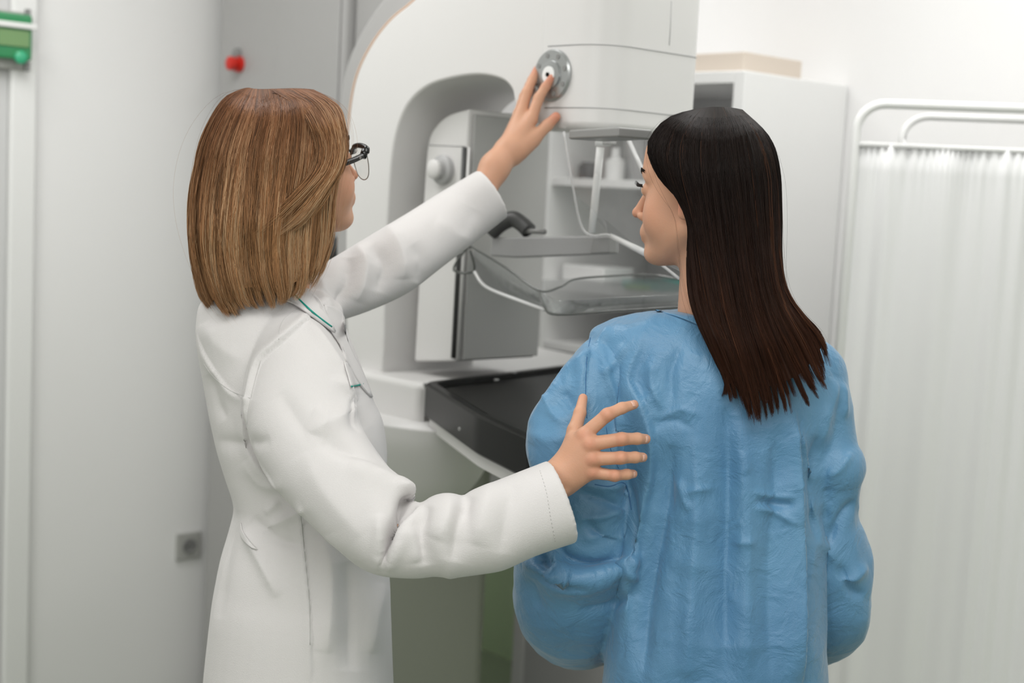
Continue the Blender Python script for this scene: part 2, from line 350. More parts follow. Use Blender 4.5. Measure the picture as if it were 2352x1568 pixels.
tube('paddle_rim', catmull([P(1080, 566, 2.722)]+R0p+R1p, 6), .0022, M_EDGE, pl, k=6)
tube('paddle_rim', catmull([R0p[2], P(1250, 704, 2.525), P(1279, 722, 2.498), P(1420, 713, 2.42), P(1560, 705, 2.35), P(1640, 700, 2.31)], 6), .0022, M_EDGE, pl, k=6)
tube('paddle_rim', catmull([P(1090, 624, 2.70), P(1117, 659, 2.66), P(1198, 692, 2.58), P(1251, 711, 2.53)], 6), .0035, M_EDGEW, pl, k=6)
tube('paddle_hook', catmull([P(1085, 568, 2.72), P(1068, 575, 2.74), P(1042, 620, 2.76), P(1088, 622, 2.74), P(1080, 575, 2.72)], 5), .0025, M_EDGE, pl, k=6)
# clear face shield hanging from the head: uprights and plate
sh = bm_obj('face_shield', prism_bm([P(1295, 302, 2.52), P(1318, 440, 2.54), P(1340, 530, 2.56), P(1362, 541, 2.55), P(1405, 541, 2.52), P(1488, 585, 2.42), P(1600, 640, 2.36), P(1600, 330, 2.34), P(1440, 318, 2.44)], -WV*.003), clear_mat('shield_acrylic', (.97, .97, .97), alpha=.05, body=(.9, .9, .9)), mach, smooth=False)
tube('shield_edge', catmull([P(1295, 302, 2.52), P(1318, 440, 2.54), P(1336, 520, 2.56), P(1362, 541, 2.55), P(1405, 541, 2.52), P(1488, 585, 2.42), P(1560, 640, 2.38)], 6), .0023, M_EDGEW, sh, k=6)
bm = prism_bm([P(1405, 536, 2.515), P(1488, 575, 2.415), P(1486, 590, 2.415), P(1404, 546, 2.515)], -WV*.004); bm_obj('shield_edge', bm, M_LAM, sh)
tube('support_rod', [P(1379, 338, 2.50), P(1359, 534, 2.52)], [.0075, .0065], M_LAM, mach, k=10)
tube('support_rod', [P(1444, 322, 2.52), P(1480, 400, 2.50), P(1530, 560, 2.45)], .004, M_EDGEW, mach, k=8)
lathe('rod_joint', P(1386, 322, 2.50), RT, [(-.014, .010), (.014, .010)], M_LAM, mach, k=16)
slab_pts = [P(1372, 308, 2.50), P(1400, 308, 2.48), P(1400, 332, 2.48), P(1372, 332, 2.50)]
bm_obj('rod_bracket', prism_bm(slab_pts, WV*.02), M_GREY, mach, bevel=.004)
# support table under the paddle
zt = float(SP(979, 876, -.02)[2])
tp = [(770, 792), (838, 824), (905, 850), (977, 880), (1135, 860), (1292, 843), (1436, 832), (1420, 826), (1310, 810), (1222, 792), (1000, 790), (900, 788), (800, 782)]
uu = lambda px: float(PP(px, 900, WV, CS-.03)@UV)
bm = prism_bm([UW(uu(780), CS+.05, zt-.004), UW(uu(800), CS-.032, zt-.004), UW(uu(962), CS-.032, zt-.004)]+[PZ(x, y, zt-.004) for x, y in tp[3:]], -ZV*.10)
tb = bm_obj('support_table', bm, M_WHITE, mach, bevel=.022, seg=6, angle=60)
bl = [(979, 876), (1290, 838), (1430, 828), (1600, 962), (1245, 1012), (1222, 1006), (1100, 952)]
def inset(poly, k):
    c = np.mean([np.array(p) for p in poly], axis=0); return [c+(np.array(p)-c)*k for p in poly]
T0 = [PZ(x, y, zt+.002) for x, y in bl]
def round_poly(pts, r, n=5):
    out = []
    for i, p in enumerate(pts):
        a, b = pts[i-1]-p, pts[(i+1) % len(pts)]-p; la, lb = np.linalg.norm(a), np.linalg.norm(b); k = min(r, .4*la, .4*lb); A, B = p+a/la*k, p+b/lb*k
        for j in range(n+1): t = j/n; out.append(A*(1-t)**2+2*p*t*(1-t)+B*t*t)
    return out
T0 = round_poly(T0, .022)
off = -WV*.006
bm = bmesh.new(); rings = []
Tin = inset(T0, .90)
def ring(pts): return [bm.verts.new(tuple(p)) for p in pts]
r0 = ring([p-ZV*.070+off*.2 for p in inset(T0, .985)]); r1 = ring([p-ZV*.064+off for p in T0]); r2 = ring([p+off-ZV*.004 for p in T0]); r3 = ring([p+off*.5 for p in inset(T0, .985)]); r4 = ring(inset(T0, .925)); r5 = ring([p-ZV*.010 for p in inset(T0, .915)])
for a, b in ((r0, r1), (r1, r2), (r2, r3), (r3, r4), (r4, r5)):
    for i in range(len(a)): bm.faces.new((a[i], b[i], b[(i+1) % len(a)], a[(i+1) % len(a)]))
bm.faces.new(r0[::-1]); bm.faces.new(r5)
tr = bm_obj('detector_tray', bm, M_BLACK, mach, bevel=.003, seg=3)
bm_obj('tray_support', prism_bm([p-ZV*.0715 for p in inset(T0, .975)], -ZV*.022), M_WHITE, mach, bevel=.008, seg=4)
Tq = [p-ZV*.0085 for p in inset(T0, .84)]; bm_obj('detector_panel', prism_bm(Tq, -ZV*.003), M_BLACKIN, tr, smooth=False)
for q in ((1180, 856), (1140, 872)):
    lathe('tray_screw', PZ(*q, zt+.0015), ZV, [(0, .006), (.0015, .005)], M_STEEL, tr, k=12)
lathe('tray_screw', PP(1055, 985, WV, WV@PZ(1055, 940, zt)-.01), -WV, [(0, .004), (.001, .003)], M_MGREY, tr, k=12)
# lower bowl of the arm under the table
lo = [(868, 930), (872, 990), (885, 1060), (915, 1120), (960, 1150), (1010, 1152), (1055, 1128), (1085, 1080), (1105, 1040), (1100, 990), (1000, 960)]
def lower_bowl():
    S_ = []
    for py, xl, xr, d, t in catmull([np.array(r, float) for r in ((955, 800, 1116, 2.95, .13), (1000, 815, 1112, 2.95, .125), (1050, 845, 1098, 2.95, .11), (1100, 875, 1072, 2.95, .085), (1140, 910, 1035, 2.95, .055), (1160, 945, 1000, 2.95, .02))], 5):
        S_.append((P((xl+xr)/2, py, d), UV*(xr-xl)/2/FPX*d/.72, WV*t))
    V, F = [], []; k = 40
    for c, a, b in S_:
        for j in range(k): t = 2*math.pi*j/k; V.append(c+a*math.cos(t)+b*math.sin(t))
    for i in range(len(S_)-1):
        for j in range(k): F.append((i*k+j, i*k+(j+1) % k, (i+1)*k+(j+1) % k, (i+1)*k+j))
    F.append(tuple(range(k))[::-1]); F.append(tuple((len(S_)-1)*k+j for j in range(k))); return mesh_obj('lower_arm_bowl', V, F, M_WHITE, mach)
lower_bowl()

# ================================================================== CABINET, ITEMS ON IT
k0 = P(1690, 500, 3.45); cu0 = float(k0@UV); cw0 = float(k0@WV)
ztop = P(1688, 163, 3.45)[2]; cul = float(PP(1222, 600, WV, cw0)@UV); D = wb-cw0-.004
cab = empty('tall_cabinet', UW((cu0+cul)/2, cw0+D/2, 0), 'tall white open-front cabinet with shelves behind the brunette woman', 'cabinet')
T_ = .035
slab('side_panel', cu0-T_, cu0, cw0, cw0+D, 0, ztop, M_LAM, cab, .004)
slab('side_panel', cul, cul+.05, cw0, cw0+D, 0, ztop, M_LAM, cab, .004)
slab('back_panel', cul+.05, cu0-T_, cw0+D-.01, cw0+D, 0, ztop, M_LAMG, cab)
slab('top_panel', cul+.05, cu0-T_, cw0, cw0+D-.01, ztop-.03, ztop, M_LAM, cab, .003)
SHZ = []
for py in (410, 655, 800):
    z = PP(1360, py, WV, cw0)[2]; SHZ.append(z); slab('shelf', cul+.05, cu0-T_, cw0+.01, cw0+D-.01, z-.022, z, M_LAM, cab, .002)
slab('plinth', cul+.05, cu0-T_, cw0+.02, cw0+D-.01, 0, .08, M_LAM, cab, .002)
for z0, z1, in ((.09, SHZ[2]-.03),):
    dr = slab('door', cul+.052, cu0-T_-.002, cw0-.0, cw0+.02, z0, z1, M_LAMG, cab, .003)
    slab('handle', cul+.10, cul+.11, cw0-.02, cw0-.001, z1-.25, z1-.10, M_STEEL, dr, .003)
def item(name, px, py, prof, m, label, cat, z, push=.10, group=None):
    c = PP(px, py, WV, cw0+push); c = np.array([c[0], c[1], z+.001]); o = lathe(name, c, ZV, prof, m); return tag(o, label, cat, group)
item('white_bottle', 1413, 385, [(0, .026), (.05, .026), (.062, .012), (.085, .012)], M_LAM, 'small white bottle on the cabinet shelf', 'bottle', SHZ[0])
item('dark_jar', 1352, 385, [(0, .028), (.035, .028), (.04, .02), (.045, .02)], M_DARK, 'small dark jar on the shelf next to white bottle', 'jar', SHZ[0])
item('beige_canister', 1375, 385, [(0, .04), (.16, .04), (.165, .037)], mat('beige_can', (.66, .62, .60), .6), 'pale beige canister at the left end of the upper shelf', 'canister', SHZ[0], .22)
item('grey_canister', 1465, 385, [(0, .04), (.14, .04), (.145, .037)], mat('grey_can', (.40, .40, .40), .5), 'mid grey canister on the shelf beyond white bottle', 'canister', SHZ[0], .18)
def ubox(name, px, py, z, hu_, hw, h, m, label, cat, push=.1, bevel=.004):
    c = PP(px, py, WV, cw0+push); u, w = float(c@UV), float(c@WV)
    return tag(slab(name, u-hu_, u+hu_, w-hw, w+hw, z+.001, z+.001+h, m, None, bevel), label, cat)
ubox('instrument_tray', 1372, 640, SHZ[1], .08, .06, .045, M_LAM, 'shallow white tray on middle cabinet shelf behind clear paddle', 'tray')
ubox('teal_folder', 1520, 620, SHZ[1], .07, .08, .022, mat('teal_plastic', (.08, .42, .36), .4), 'teal folder lying on cabinet shelf under the chin', 'folder', .12)
ubox('green_packet', 1470, 675, SHZ[1]-0.0, .03, .03, .012, mat('lime_plastic', (.3, .62, .2), .5), 'small bright green packet on the middle cabinet shelf', 'packet', .034)
u_, w_ = cu0-.17, cw0+.2
tag(slab('carton', u_-.12, u_+.10, w_-.12, w_+.12, ztop+.001, ztop+.055, mat('beige_carton', (.66, .58, .50), .7), None, .004), 'beige carton lying on top of the tall white cabinet', 'carton')
# ================================================================== FOLDING SCREEN
sc = empty('privacy_screen', P(2200, 1500, 3.0)*np.array([1, 1, 0]), 'white folding privacy screen with gathered curtain along the right wall', 'privacy screen')
M_TUBE = mat('white_enamel', (.86, .86, .85), .35); M_CURT = mat('white_curtain', (.86, .86, .86), .8, var=.01)
ds = np.array([math.cos(.22), -math.sin(.22), 0.0])           # direction of the panel
c0 = P(1966, 300, 3.08); c0z = P(2010, 238, 3.07)[2]; x0 = c0[:2]
def SCP(s, z, back=0): return np.array([c0[0]+ds[0]*s+ds[1]*back*-1, c0[1]+ds[1]*s+ds[0]*back, z])
r = .06; arc = [SCP(r-r*math.cos(t), c0z-r+r*math.sin(t)) for t in np.linspace(0, math.pi/2, 8)]
arc2 = [SCP(1.0-r+r*math.sin(t), c0z-r+r*math.cos(t)) for t in np.linspace(0, math.pi/2, 8)]
tube('frame', [SCP(0, .0)]+arc+arc2+[SCP(1.0, 0)], .0105, M_TUBE, sc)
tube('frame', [SCP(.10, .3, .06), SCP(.10, c0z-.07, .06)]+[SCP(.10+.055-.055*math.cos(t), c0z-.07+.05*math.sin(t), .06) for t in np.linspace(0, math.pi/2, 8)]+[SCP(1.0, c0z-.02, .06)], .0085, M_TUBE, sc)
zr_ = c0z-.088; tube('curtain_rail', [SCP(0, zr_), SCP(1.0, zr_)], .006, M_TUBE, sc)
V = []; F = []; n = 260; rows = 26
for j in range(rows):
    z = zr_+.004-(zr_-.15)*(j/(rows-1))
    for i in range(n):
        s = .004+i/(n-1)*.99; g = math.exp(-j*1.1)
        a = .006*math.sin(s*52+1.6*math.sin(s*9))+.003*math.sin(s*121+2*math.sin(s*17))
        a2 = .004*math.sin(s*420+6*math.sin(s*31)); V.append(SCP(s-.0*j, z, .002+a*(1-g*.6)+a2*g))
F = [(j*n+i, j*n+i+1, (j+1)*n+i+1, (j+1)*n+i) for j in range(rows-1) for i in range(n-1)]
cu_ = mesh_obj('curtain', V, F, M_CURT, sc); sd = cu_.modifiers.new('t', 'SOLIDIFY'); sd.thickness = .0012
# ================================================================== FIGURE TOOLS
def nrm(v): v = np.array(v, float); return v/np.linalg.norm(v)
def sd_cone(p, a, b, r1, r2):
    a = np.array(a, float); b = np.array(b, float); ba = b-a; pa = p-a; h = np.clip((pa@ba)/(ba@ba+1e-12), 0, 1)
    return np.linalg.norm(pa-h[..., None]*ba, axis=-1)-(r1+(r2-r1)*h)
def sd_ell(p, c, r, M=None):
    q = p-np.array(c, float)
    if M is not None: q = q@M                      # columns of M are the axes
    r = np.array(r, float); k0 = np.linalg.norm(q/r, axis=-1); k1 = np.linalg.norm(q/(r*r), axis=-1)
    return k0*(k0-1.0)/np.maximum(k1, 1e-9)
def smin(a, b, k):
    h = np.maximum(k-np.abs(a-b), 0)/k; return np.minimum(a, b)-h*h*k*.25
def smax(a, b, k): return -smin(-a, -b, k)
def surface_nets(f, lo, hi, h):
    lo = np.array(lo, float); n = np.ceil((np.array(hi)-lo)/h).astype(int)+1
    ax = [lo[i]+h*np.arange(n[i]) for i in range(3)]
    G = np.empty(tuple(n), np.float32)
    for s in range(0, n[0], 16):
        X = np.stack(np.meshgrid(ax[0][s:s+16], ax[1], ax[2], indexing='ij'), -1); G[s:s+16] = f(X)
    ins = G < 0; c = [(i, j, k) for i in (0, 1) for j in (0, 1) for k in (0, 1)]
    m = tuple(np.array(n)-1); sl = lambda A, o: A[o[0]:o[0]+m[0], o[1]:o[1]+m[1], o[2]:o[2]+m[2]]
    cnt = sum(sl(ins, o).astype(np.int8) for o in c); act = (cnt > 0) & (cnt < 8)
    idx = -np.ones(m, np.int64); I = np.argwhere(act); idx[act] = np.arange(len(I))
    acc = np.zeros((len(I), 3)); w = np.zeros(len(I))
    for a in c:
        for d in range(3):
            if a[d] == 0:
                b = list(a); b[d] = 1
                va = G[I[:, 0]+a[0], I[:, 1]+a[1], I[:, 2]+a[2]]; vb = G[I[:, 0]+b[0], I[:, 1]+b[1], I[:, 2]+b[2]]
                x = (va < 0) != (vb < 0); t = np.where(x, va/np.where(va == vb, 1, va-vb), 0)
                p = np.tile(np.array(a, float), (len(I), 1)); p[:, d] += t; acc += p*x[:, None]; w += x
    V = lo+h*(I+acc/w[:, None]); F = []
    for d in range(3):
        e, g = [(1, 2), (2, 0), (0, 1)][d]
        s0 = [slice(1, m[0]), slice(1, m[1]), slice(1, m[2])]; s0[d] = slice(0, m[d])
        A = ins[tuple(s0)]; s1 = list(s0); s1[d] = slice(1, m[d]+1); B = ins[tuple(s1)]
        for flip, msk in ((False, A & ~B), (True, ~A & B)):
            Q = np.argwhere(msk)+np.array([s.start for s in s0]); 
            if not len(Q): continue
            def at(de, dg):
                q = Q.copy(); q[:, e] += de; q[:, g] += dg; return idx[q[:, 0], q[:, 1], q[:, 2]]
            quad = np.stack([at(-1, -1), at(0, -1), at(0, 0), at(-1, 0)], 1)
            F.append(quad[:, ::-1] if flip else quad)
    return V, np.concatenate(F)
def join_np(parts):
    V = []; F = []; o = 0
    for v, f in parts: V.append(v); F.append(f+o); o += len(v)
    return np.concatenate(V), np.concatenate(F)
def relax(V, F, it, lam=.5):
    """Laplacian smoothing of a quad mesh"""
    n = len(V); E = np.concatenate([F[:, [0, 1]], F[:, [1, 2]], F[:, [2, 3]], F[:, [3, 0]]])
    for _ in range(it):
        for l in (lam, -lam*.0 if it < 0 else 0):
            if l == 0: continue
            acc = np.zeros_like(V); cnt = np.zeros(n)
            for a, b in ((0, 1), (1, 0)):
                for k in range(3): acc[:, k] += np.bincount(E[:, a], V[E[:, b], k], n)
                cnt += np.bincount(E[:, a], minlength=n)
            V = V+l*(acc/np.maximum(cnt, 1)[:, None]-V)
    return V
def vnormals(V, F):
    N = np.zeros_like(V); a = V[F[:, 2]]-V[F[:, 0]]; b = V[F[:, 3]]-V[F[:, 1]]; fn = np.cross(a, b)
    for j in range(4):
        for k in range(3): N[:, k] += np.bincount(F[:, j], fn[:, k], len(V))
    return N/(np.linalg.norm(N, axis=1)[:, None]+1e-12)
# ---- lofts whose sections are given by the outline, turned into SDF-free closed meshes, then fused by voxels
def loft(secs, k=40, ex=2.2):
    """secs: (centre, half-axis a, half-axis b)"""
    V = []; F = []; n = len(secs)
    for c, a, b in secs:
        for j in range(k):
            t = 2*math.pi*j/k; ct, st = math.cos(t), math.sin(t); e = 2/ex
            V.append(c+a*math.copysign(abs(ct)**e, ct)+b*math.copysign(abs(st)**e, st))
    for i in range(n-1):
        for j in range(k): F.append((i*k+j, i*k+(j+1) % k, (i+1)*k+(j+1) % k, (i+1)*k+j))
    F.append(tuple(range(k))[::-1]); F.append(tuple((n-1)*k+j for j in range(k))); return V, F
HF = nrm([0, 1, 0])
def rows_loft(rows, yaw=0.0, n=5, ex=2.3):
    """rows: (py, xl, xr, depth, half thickness) - torso-like shells"""
    R = catmull([np.array(r, float) for r in rows], n); S_ = []
    rt = np.array([math.cos(yaw), math.sin(yaw), 0]); fw = np.array([-math.sin(yaw), math.cos(yaw), 0])
    for py, xl, xr, d, t in R:
        c = P((xl+xr)/2, py, d); hw = (xr-xl)/2/FPX*d
        c0 = math.cos(yaw); hw2 = math.sqrt(max(1e-6, hw*hw-(t*math.sin(yaw))**2))/max(.3, c0)
        S_.append((c, rt*hw2, fw*t))
    return loft(S_, ex=ex)
def arm_loft(path, n=5, flat=1.0, cuff=None, ex=2.1):
    """path: (px, py, depth, radius px); sections at right angles to the limb"""
    R = catmull([np.array(r, float) for r in path], n); C_ = np.array([P(*r[:3]) for r in R]); rad = np.array([r[3]/FPX*r[2] for r in R])
    T = np.gradient(C_, axis=0); T /= np.linalg.norm(T, axis=1)[:, None]; S_ = []
    for i in range(len(C_)):
        a = np.cross(T[i], FW); a /= np.linalg.norm(a); b = np.cross(T[i], a); S_.append((C_[i], a*rad[i], b*rad[i]*flat))
    if cuff:
        c, a, b = S_[-1]; t = T[-1]
        S_.append((c, a*cuff, b*cuff)); S_.append((c-t*.03, a*cuff*.97, b*cuff*.97)); S_.append((c-t*.045, a*cuff*.7, b*cuff*.7))
    return loft(S_, ex=ex)
def fuse(parts, voxel, smooth=6):
    V, F = merge_VF(parts); me = bpy.data.meshes.new('tmp'); me.from_pydata([tuple(v) for v in V], [], F)
    o = bpy.data.objects.new('tmp', me); COL.objects.link(o); md = o.modifiers.new('r', 'REMESH'); md.mode = 'VOXEL'; md.voxel_size = voxel
    dg = bpy.context.evaluated_depsgraph_get(); ev = o.evaluated_get(dg); m2 = ev.to_mesh()
    V = np.empty(len(m2.vertices)*3, np.float32); m2.vertices.foreach_get('co', V); V = V.reshape(-1, 3).astype(float)
    q = [tuple(p.vertices) for p in m2.polygons]; F = np.array([f if len(f) == 4 else (f[0], f[1], f[2], f[2]) for f in q], dtype=np.int64)
    ev.to_mesh_clear(); bpy.data.objects.remove(o); bpy.data.meshes.remove(me)
    return relax(V, F, smooth), F
def seg_dist(px, py, pts):
    """distance in px to a polyline, the share of the way along it and the side"""
    best = np.full(px.shape, 1e9); tt = np.zeros(px.shape); sd = np.zeros(px.shape); L = np.concatenate([[0], np.cumsum([math.dist(pts[i], pts[i+1]) for i in range(len(pts)-1)])])
    for i in range(len(pts)-1):
        ax_, ay = pts[i]; bx, by = pts[i+1]; dx, dy = bx-ax_, by-ay; l2 = dx*dx+dy*dy+1e-9
        h = np.clip(((px-ax_)*dx+(py-ay)*dy)/l2, 0, 1); ex_ = px-ax_-h*dx; ey = py-ay-h*dy; d = np.hypot(ex_, ey)
        s = np.sign(dx*(py-ay)-dy*(px-ax_)); m = d < best; best = np.where(m, d, best); tt = np.where(m, (L[i]+h*(L[i+1]-L[i]))/L[-1], tt); sd = np.where(m, s, sd)
    return best, tt, sd
def apply_folds(V, F, folds, dmax=None, gain=1.0):
    """folds: (points px, height m, width px, kind). kinds: r ridge/valley, s step (raised on the right-hand side of the line's direction)"""
    for fo in folds:
        pts, amp, wid = fo[0], fo[1]*gain, fo[2]; kind = fo[3] if len(fo) > 3 else 'r'
        N = vnormals(V, F); px, py, dz = proj(V); view = V-CAM; view /= np.linalg.norm(view, axis=1)[:, None]
        face = np.clip(-(N*view).sum(1)*3, 0, 1)
        if dmax is not None: face = face*(dz < dmax)
        pts = [tuple(p) for p in catmull([np.array(p, float) for p in pts], 4)] if len(pts) > 2 else pts
        m = (px > min(p[0] for p in pts)-6*wid) & (px < max(p[0] for p in pts)+6*wid) & (py > min(p[1] for p in pts)-6*wid) & (py < max(p[1] for p in pts)+6*wid) & (face > 0)
        if not m.any(): continue
        d, t, s = seg_dist(px[m], py[m], pts); tap = np.sqrt(np.clip(np.minimum(t, 1-t)*4+.03, 0, 1))
        if kind == 'r': k = np.exp(-np.power(d/wid, 1.5))
        elif kind == 'c': k = np.exp(-d/wid)                     # sharp crest
        else: k = np.where(s > 0, np.exp(-np.power(d/(wid*2.2), 2)), np.exp(-np.power(d/(wid*.22), 2)))
        V[m] += N[m]*(amp*k*tap*face[m])[:, None]
    return V
def vnoise(V, scale, seed):
    """smooth value noise"""
    r = np.random.default_rng(seed); T_ = r.random((32, 32, 32)).astype(np.float32); q = V*scale+seed*3.7; i = np.floor(q).astype(int); f = q-i; f = f*f*(3-2*f); o = 0
    for a in (0, 1):
        for b in (0, 1):
            for c in (0, 1):
                w = (f[:, 0] if a else 1-f[:, 0])*(f[:, 1] if b else 1-f[:, 1])*(f[:, 2] if c else 1-f[:, 2]); o = o+w*T_[(i[:, 0]+a) % 32, (i[:, 1]+b) % 32, (i[:, 2]+c) % 32]
    return o*2-1
def bvh_of(V, F): return BVHTree.FromPolygons([Vector(v) for v in V], [tuple(int(i) for i in f) for f in F])
def cast(bvh, px, py, fallback=2.1):
    r = RAY(px, py); r = r/np.linalg.norm(r); h = bvh.ray_cast(Vector(CAM), Vector(r))
    if h[0] is None: return P(px, py, fallback), -r
    return np.array(h[0]), np.array(h[1])
def tuck(Vb, bvh, gap=.007):
    """keeps the body inside its clothes"""
    for i in range(len(Vb)):
        h = bvh.find_nearest(Vector(Vb[i]))
        if h[0] is None: continue
        p = np.array(h[0]); n = np.array(h[1])
        if (Vb[i]-p)@n > -gap and h[3] < .12: Vb[i] = p-n*gap
    return Vb
def stroke(name, bvh, pts, rad, m, parent, lift=0.0, n=8, fb=2.1):
    q = []
    for p in catmull([np.array(p, float) for p in pts], n):
        h, nn = cast(bvh, p[0], p[1], fb); q.append(h+(CAM-h)/np.linalg.norm(CAM-h)*lift)
    q = np.array(q)
    for _ in range(2): q[1:-1] = (q[:-2]+2*q[1:-1]+q[2:])/4
    return tube(name, q, rad, m, parent, k=6)
def patch(name, bvh, quad, m, parent, lift=.003, th=.002, nu=16, nv=10, fb=2.1, sm=3):
    """a cloth patch laid on the surface: quad = four edges' corner px (a,b,c,d) or two polylines (top, bottom)"""
    top, bot = quad; tp = catmull([np.array(p, float) for p in top], 8); bt = catmull([np.array(p, float) for p in bot], 8)
    def samp(L, t):
        x = t*(len(L)-1); i = min(int(x), len(L)-2); return L[i]+(L[i+1]-L[i])*(x-i)
    G = np.zeros((nv, nu, 3))
    for j in range(nv):
        for i in range(nu):
            a = samp(tp, i/(nu-1)); b = samp(bt, i/(nu-1)); p = a+(b-a)*j/(nv-1); h, nn = cast(bvh, p[0], p[1], fb); G[j, i] = h+(CAM-h)/np.linalg.norm(CAM-h)*lift
    for _ in range(sm):
        H = G.copy(); H[1:-1, 1:-1] = (G[:-2, 1:-1]+G[2:, 1:-1]+G[1:-1, :-2]+G[1:-1, 2:]+4*G[1:-1, 1:-1])/8; G = H
    V = G.reshape(-1, 3); F = [(j*nu+i, j*nu+i+1, (j+1)*nu+i+1, (j+1)*nu+i) for j in range(nv-1) for i in range(nu-1)]
    o = mesh_obj(name, V, F, m, parent); sd = o.modifiers.new('t', 'SOLIDIFY'); sd.thickness = th; sd.offset = 0; return o
# ---- hair
def resamp(g, T):
    g = np.array(g, float); L = np.concatenate([[0], np.cumsum(np.linalg.norm(np.diff(g[:, :2], axis=0), axis=1))]); t = np.linspace(0, L[-1], T)
    return np.stack([np.interp(t, L, g[:, k]) for k in range(g.shape[1])], 1)
def guide_grid(guides, T, dm, bulge, sub=6):
    """guides (px,py) from one outline to the other -> dense grid in (px,py,depth); dm(t), bulge(t) give depth"""
    A = np.array([resamp(catmull([np.array(p, float) for p in g], 6), T) for g in guides]); n = len(A)
    D = np.array(catmull([A[i] for i in range(n)], sub)); q = np.linspace(-1, 1, len(D)); t = np.linspace(0, 1, T)
    dep = np.array([dm(x) for x in t])[None, :]-np.power(np.clip(1-np.abs(q)**2.3, 0, 1), .5)[:, None]*np.array([bulge(x) for x in t])[None, :]
    return np.concatenate([D, dep[..., None]], 2)
def to3(G):
    s = G.shape; g = G.reshape(-1, 3); d = g[:, 2:3]
    return (CAM+d*(FW+(g[:, 0:1]-1176)/FPX*RT+(784-g[:, 1:2])/FPX*UP)).reshape(s)
def hair_mesh(name, grids, counts, rad, m, parent, colfn, shell=.004, clump=.5, seed=1, jit=.0035, lenv=.12, back=True, fly=0, wave=.0, push=None):
    r = np.random.default_rng(seed); VV, FF, CC, off = [], [], [], 0
    for gi, (G, cnt, close) in enumerate(zip(grids, counts, back)):
        n, T, _ = G.shape
        if close:                                                 # far side: the same outline behind the middle depth
            e0 = G[0, :, 2][None]; e1 = G[-1, :, 2][None]; w = np.linspace(0, 1, n)[:, None]; mid = e0*(1-w)+e1*w
            B = G[::-1][1:-1].copy(); mid = mid[::-1][1:-1]; B[:, :, 2] = 2*mid-B[:, :, 2]; G = np.concatenate([G, B])
        P3 = to3(G); m_ = len(P3)
        cen = P3.mean(0) if close else None
        # shell
        if shell is not None and close:
            S3 = P3+(cen[None]-P3)/(np.linalg.norm(cen[None]-P3, axis=2)[..., None]+1e-6)*np.minimum(shell, .45*np.linalg.norm(cen[None]-P3, axis=2))[..., None]
            Ts = int(T*.93); S3 = S3[:, :Ts]
            if push is not None: S3 = push(S3, np.full((m_, 1), .0025))
            V = S3.reshape(-1, 3); idx = np.arange(m_*Ts).reshape(m_, Ts); nx_ = np.roll(idx, -1, 0)
            F = np.stack([idx[:, :-1], nx_[:, :-1], nx_[:, 1:], idx[:, 1:]], -1).reshape(-1, 4)
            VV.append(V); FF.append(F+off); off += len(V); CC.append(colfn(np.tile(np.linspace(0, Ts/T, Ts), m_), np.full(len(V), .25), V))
        # strands
        hi = m_ if close else m_-1
        s = r.random(cnt)*hi
        if close: s = np.where(r.random(cnt) < .88, r.random(cnt)*(n-1), s)
        nc = int(m_*1.9); cpos = np.sort(r.random(nc))*hi; cid = np.abs(s[:, None]-cpos[None]).argmin(1); cl = cpos[cid]; clen = r.random(nc)**1.6; cofs = r.normal(0, 1, (nc, 3))*np.array([.006, .002, .002]); clift = r.random(nc)*jit*1.2
        i0 = np.floor(s).astype(int); fr = s-i0; i1 = (i0+1) % m_
        A = P3[i0 % m_]*(1-fr)[:, None, None]+P3[i1]*fr[:, None, None]
        ci = np.floor(cl).astype(int); cf = cl-ci; Cc = P3[ci % m_]*(1-cf)[:, None, None]+P3[(ci+1) % m_]*cf[:, None, None]
        t = np.linspace(0, 1, T)[None, :, None]; k = clump*t**1.6
        A = A*(1-k)+Cc*k
        # random lift in and out, slow waviness
        cdir = (cen[None]-A) if close else np.broadcast_to(FW, A.shape); cdir = cdir/(np.linalg.norm(cdir, axis=2)[..., None]+1e-6)
        lift = (r.random(cnt)**1.5*jit)[:, None, None]*np.minimum(1, t*6+.2)
        layer = np.clip(r.normal(0, 1, (cnt, 1, 1)), -2, 2)*jit*.35*np.minimum(1, t*5)
        A = A+cdir*lift+np.cross(cdir, np.array([0, 0, 1.0]))*layer
        ph = r.random((cnt, 1, 3))*6.28; A = A+np.sin(t*(7+6*r.random((cnt, 1, 1)))+ph)*jit*.22*np.minimum(1, t*4)
        gph = np.round(s*1.5)*2.4; A = A+(np.sin(t[..., 0]*9+gph[:, None])*wave*np.minimum(1, t[..., 0]*3))[..., None]*np.array([1, .3, 0])
        A = A+(t**2.2)*cofs[cid][:, None, :]+cdir*(clift[cid][:, None, None])*np.minimum(1, t*3); ln = 1-(lenv[gi] if isinstance(lenv, (list, tuple)) else lenv)*(.55*clen[cid]+.45*r.random(cnt)**1.5); st = r.random(cnt)*.10*(r.random(cnt) < .5)
        tq = st[:, None]+(ln-st)[:, None]*np.linspace(0, 1, T)[None]; x = tq*(T-1); i = np.minimum(np.floor(x).astype(int), T-2); f = (x-i)[..., None]
        ar = np.arange(cnt)[:, None]; A = A[ar, i]*(1-f)+A[ar, i+1]*f
        if push is not None: A = push(A, .003+.004*r.random(cnt)[:, None])
        a, b, c = strands_mesh(A, rad*(.6+.8*r.random(cnt)), tq, .45*r.random(nc)[cid]+.55*r.random(cnt), colfn); VV.append(a); FF.append(b+off); CC.append(c); off += len(a)
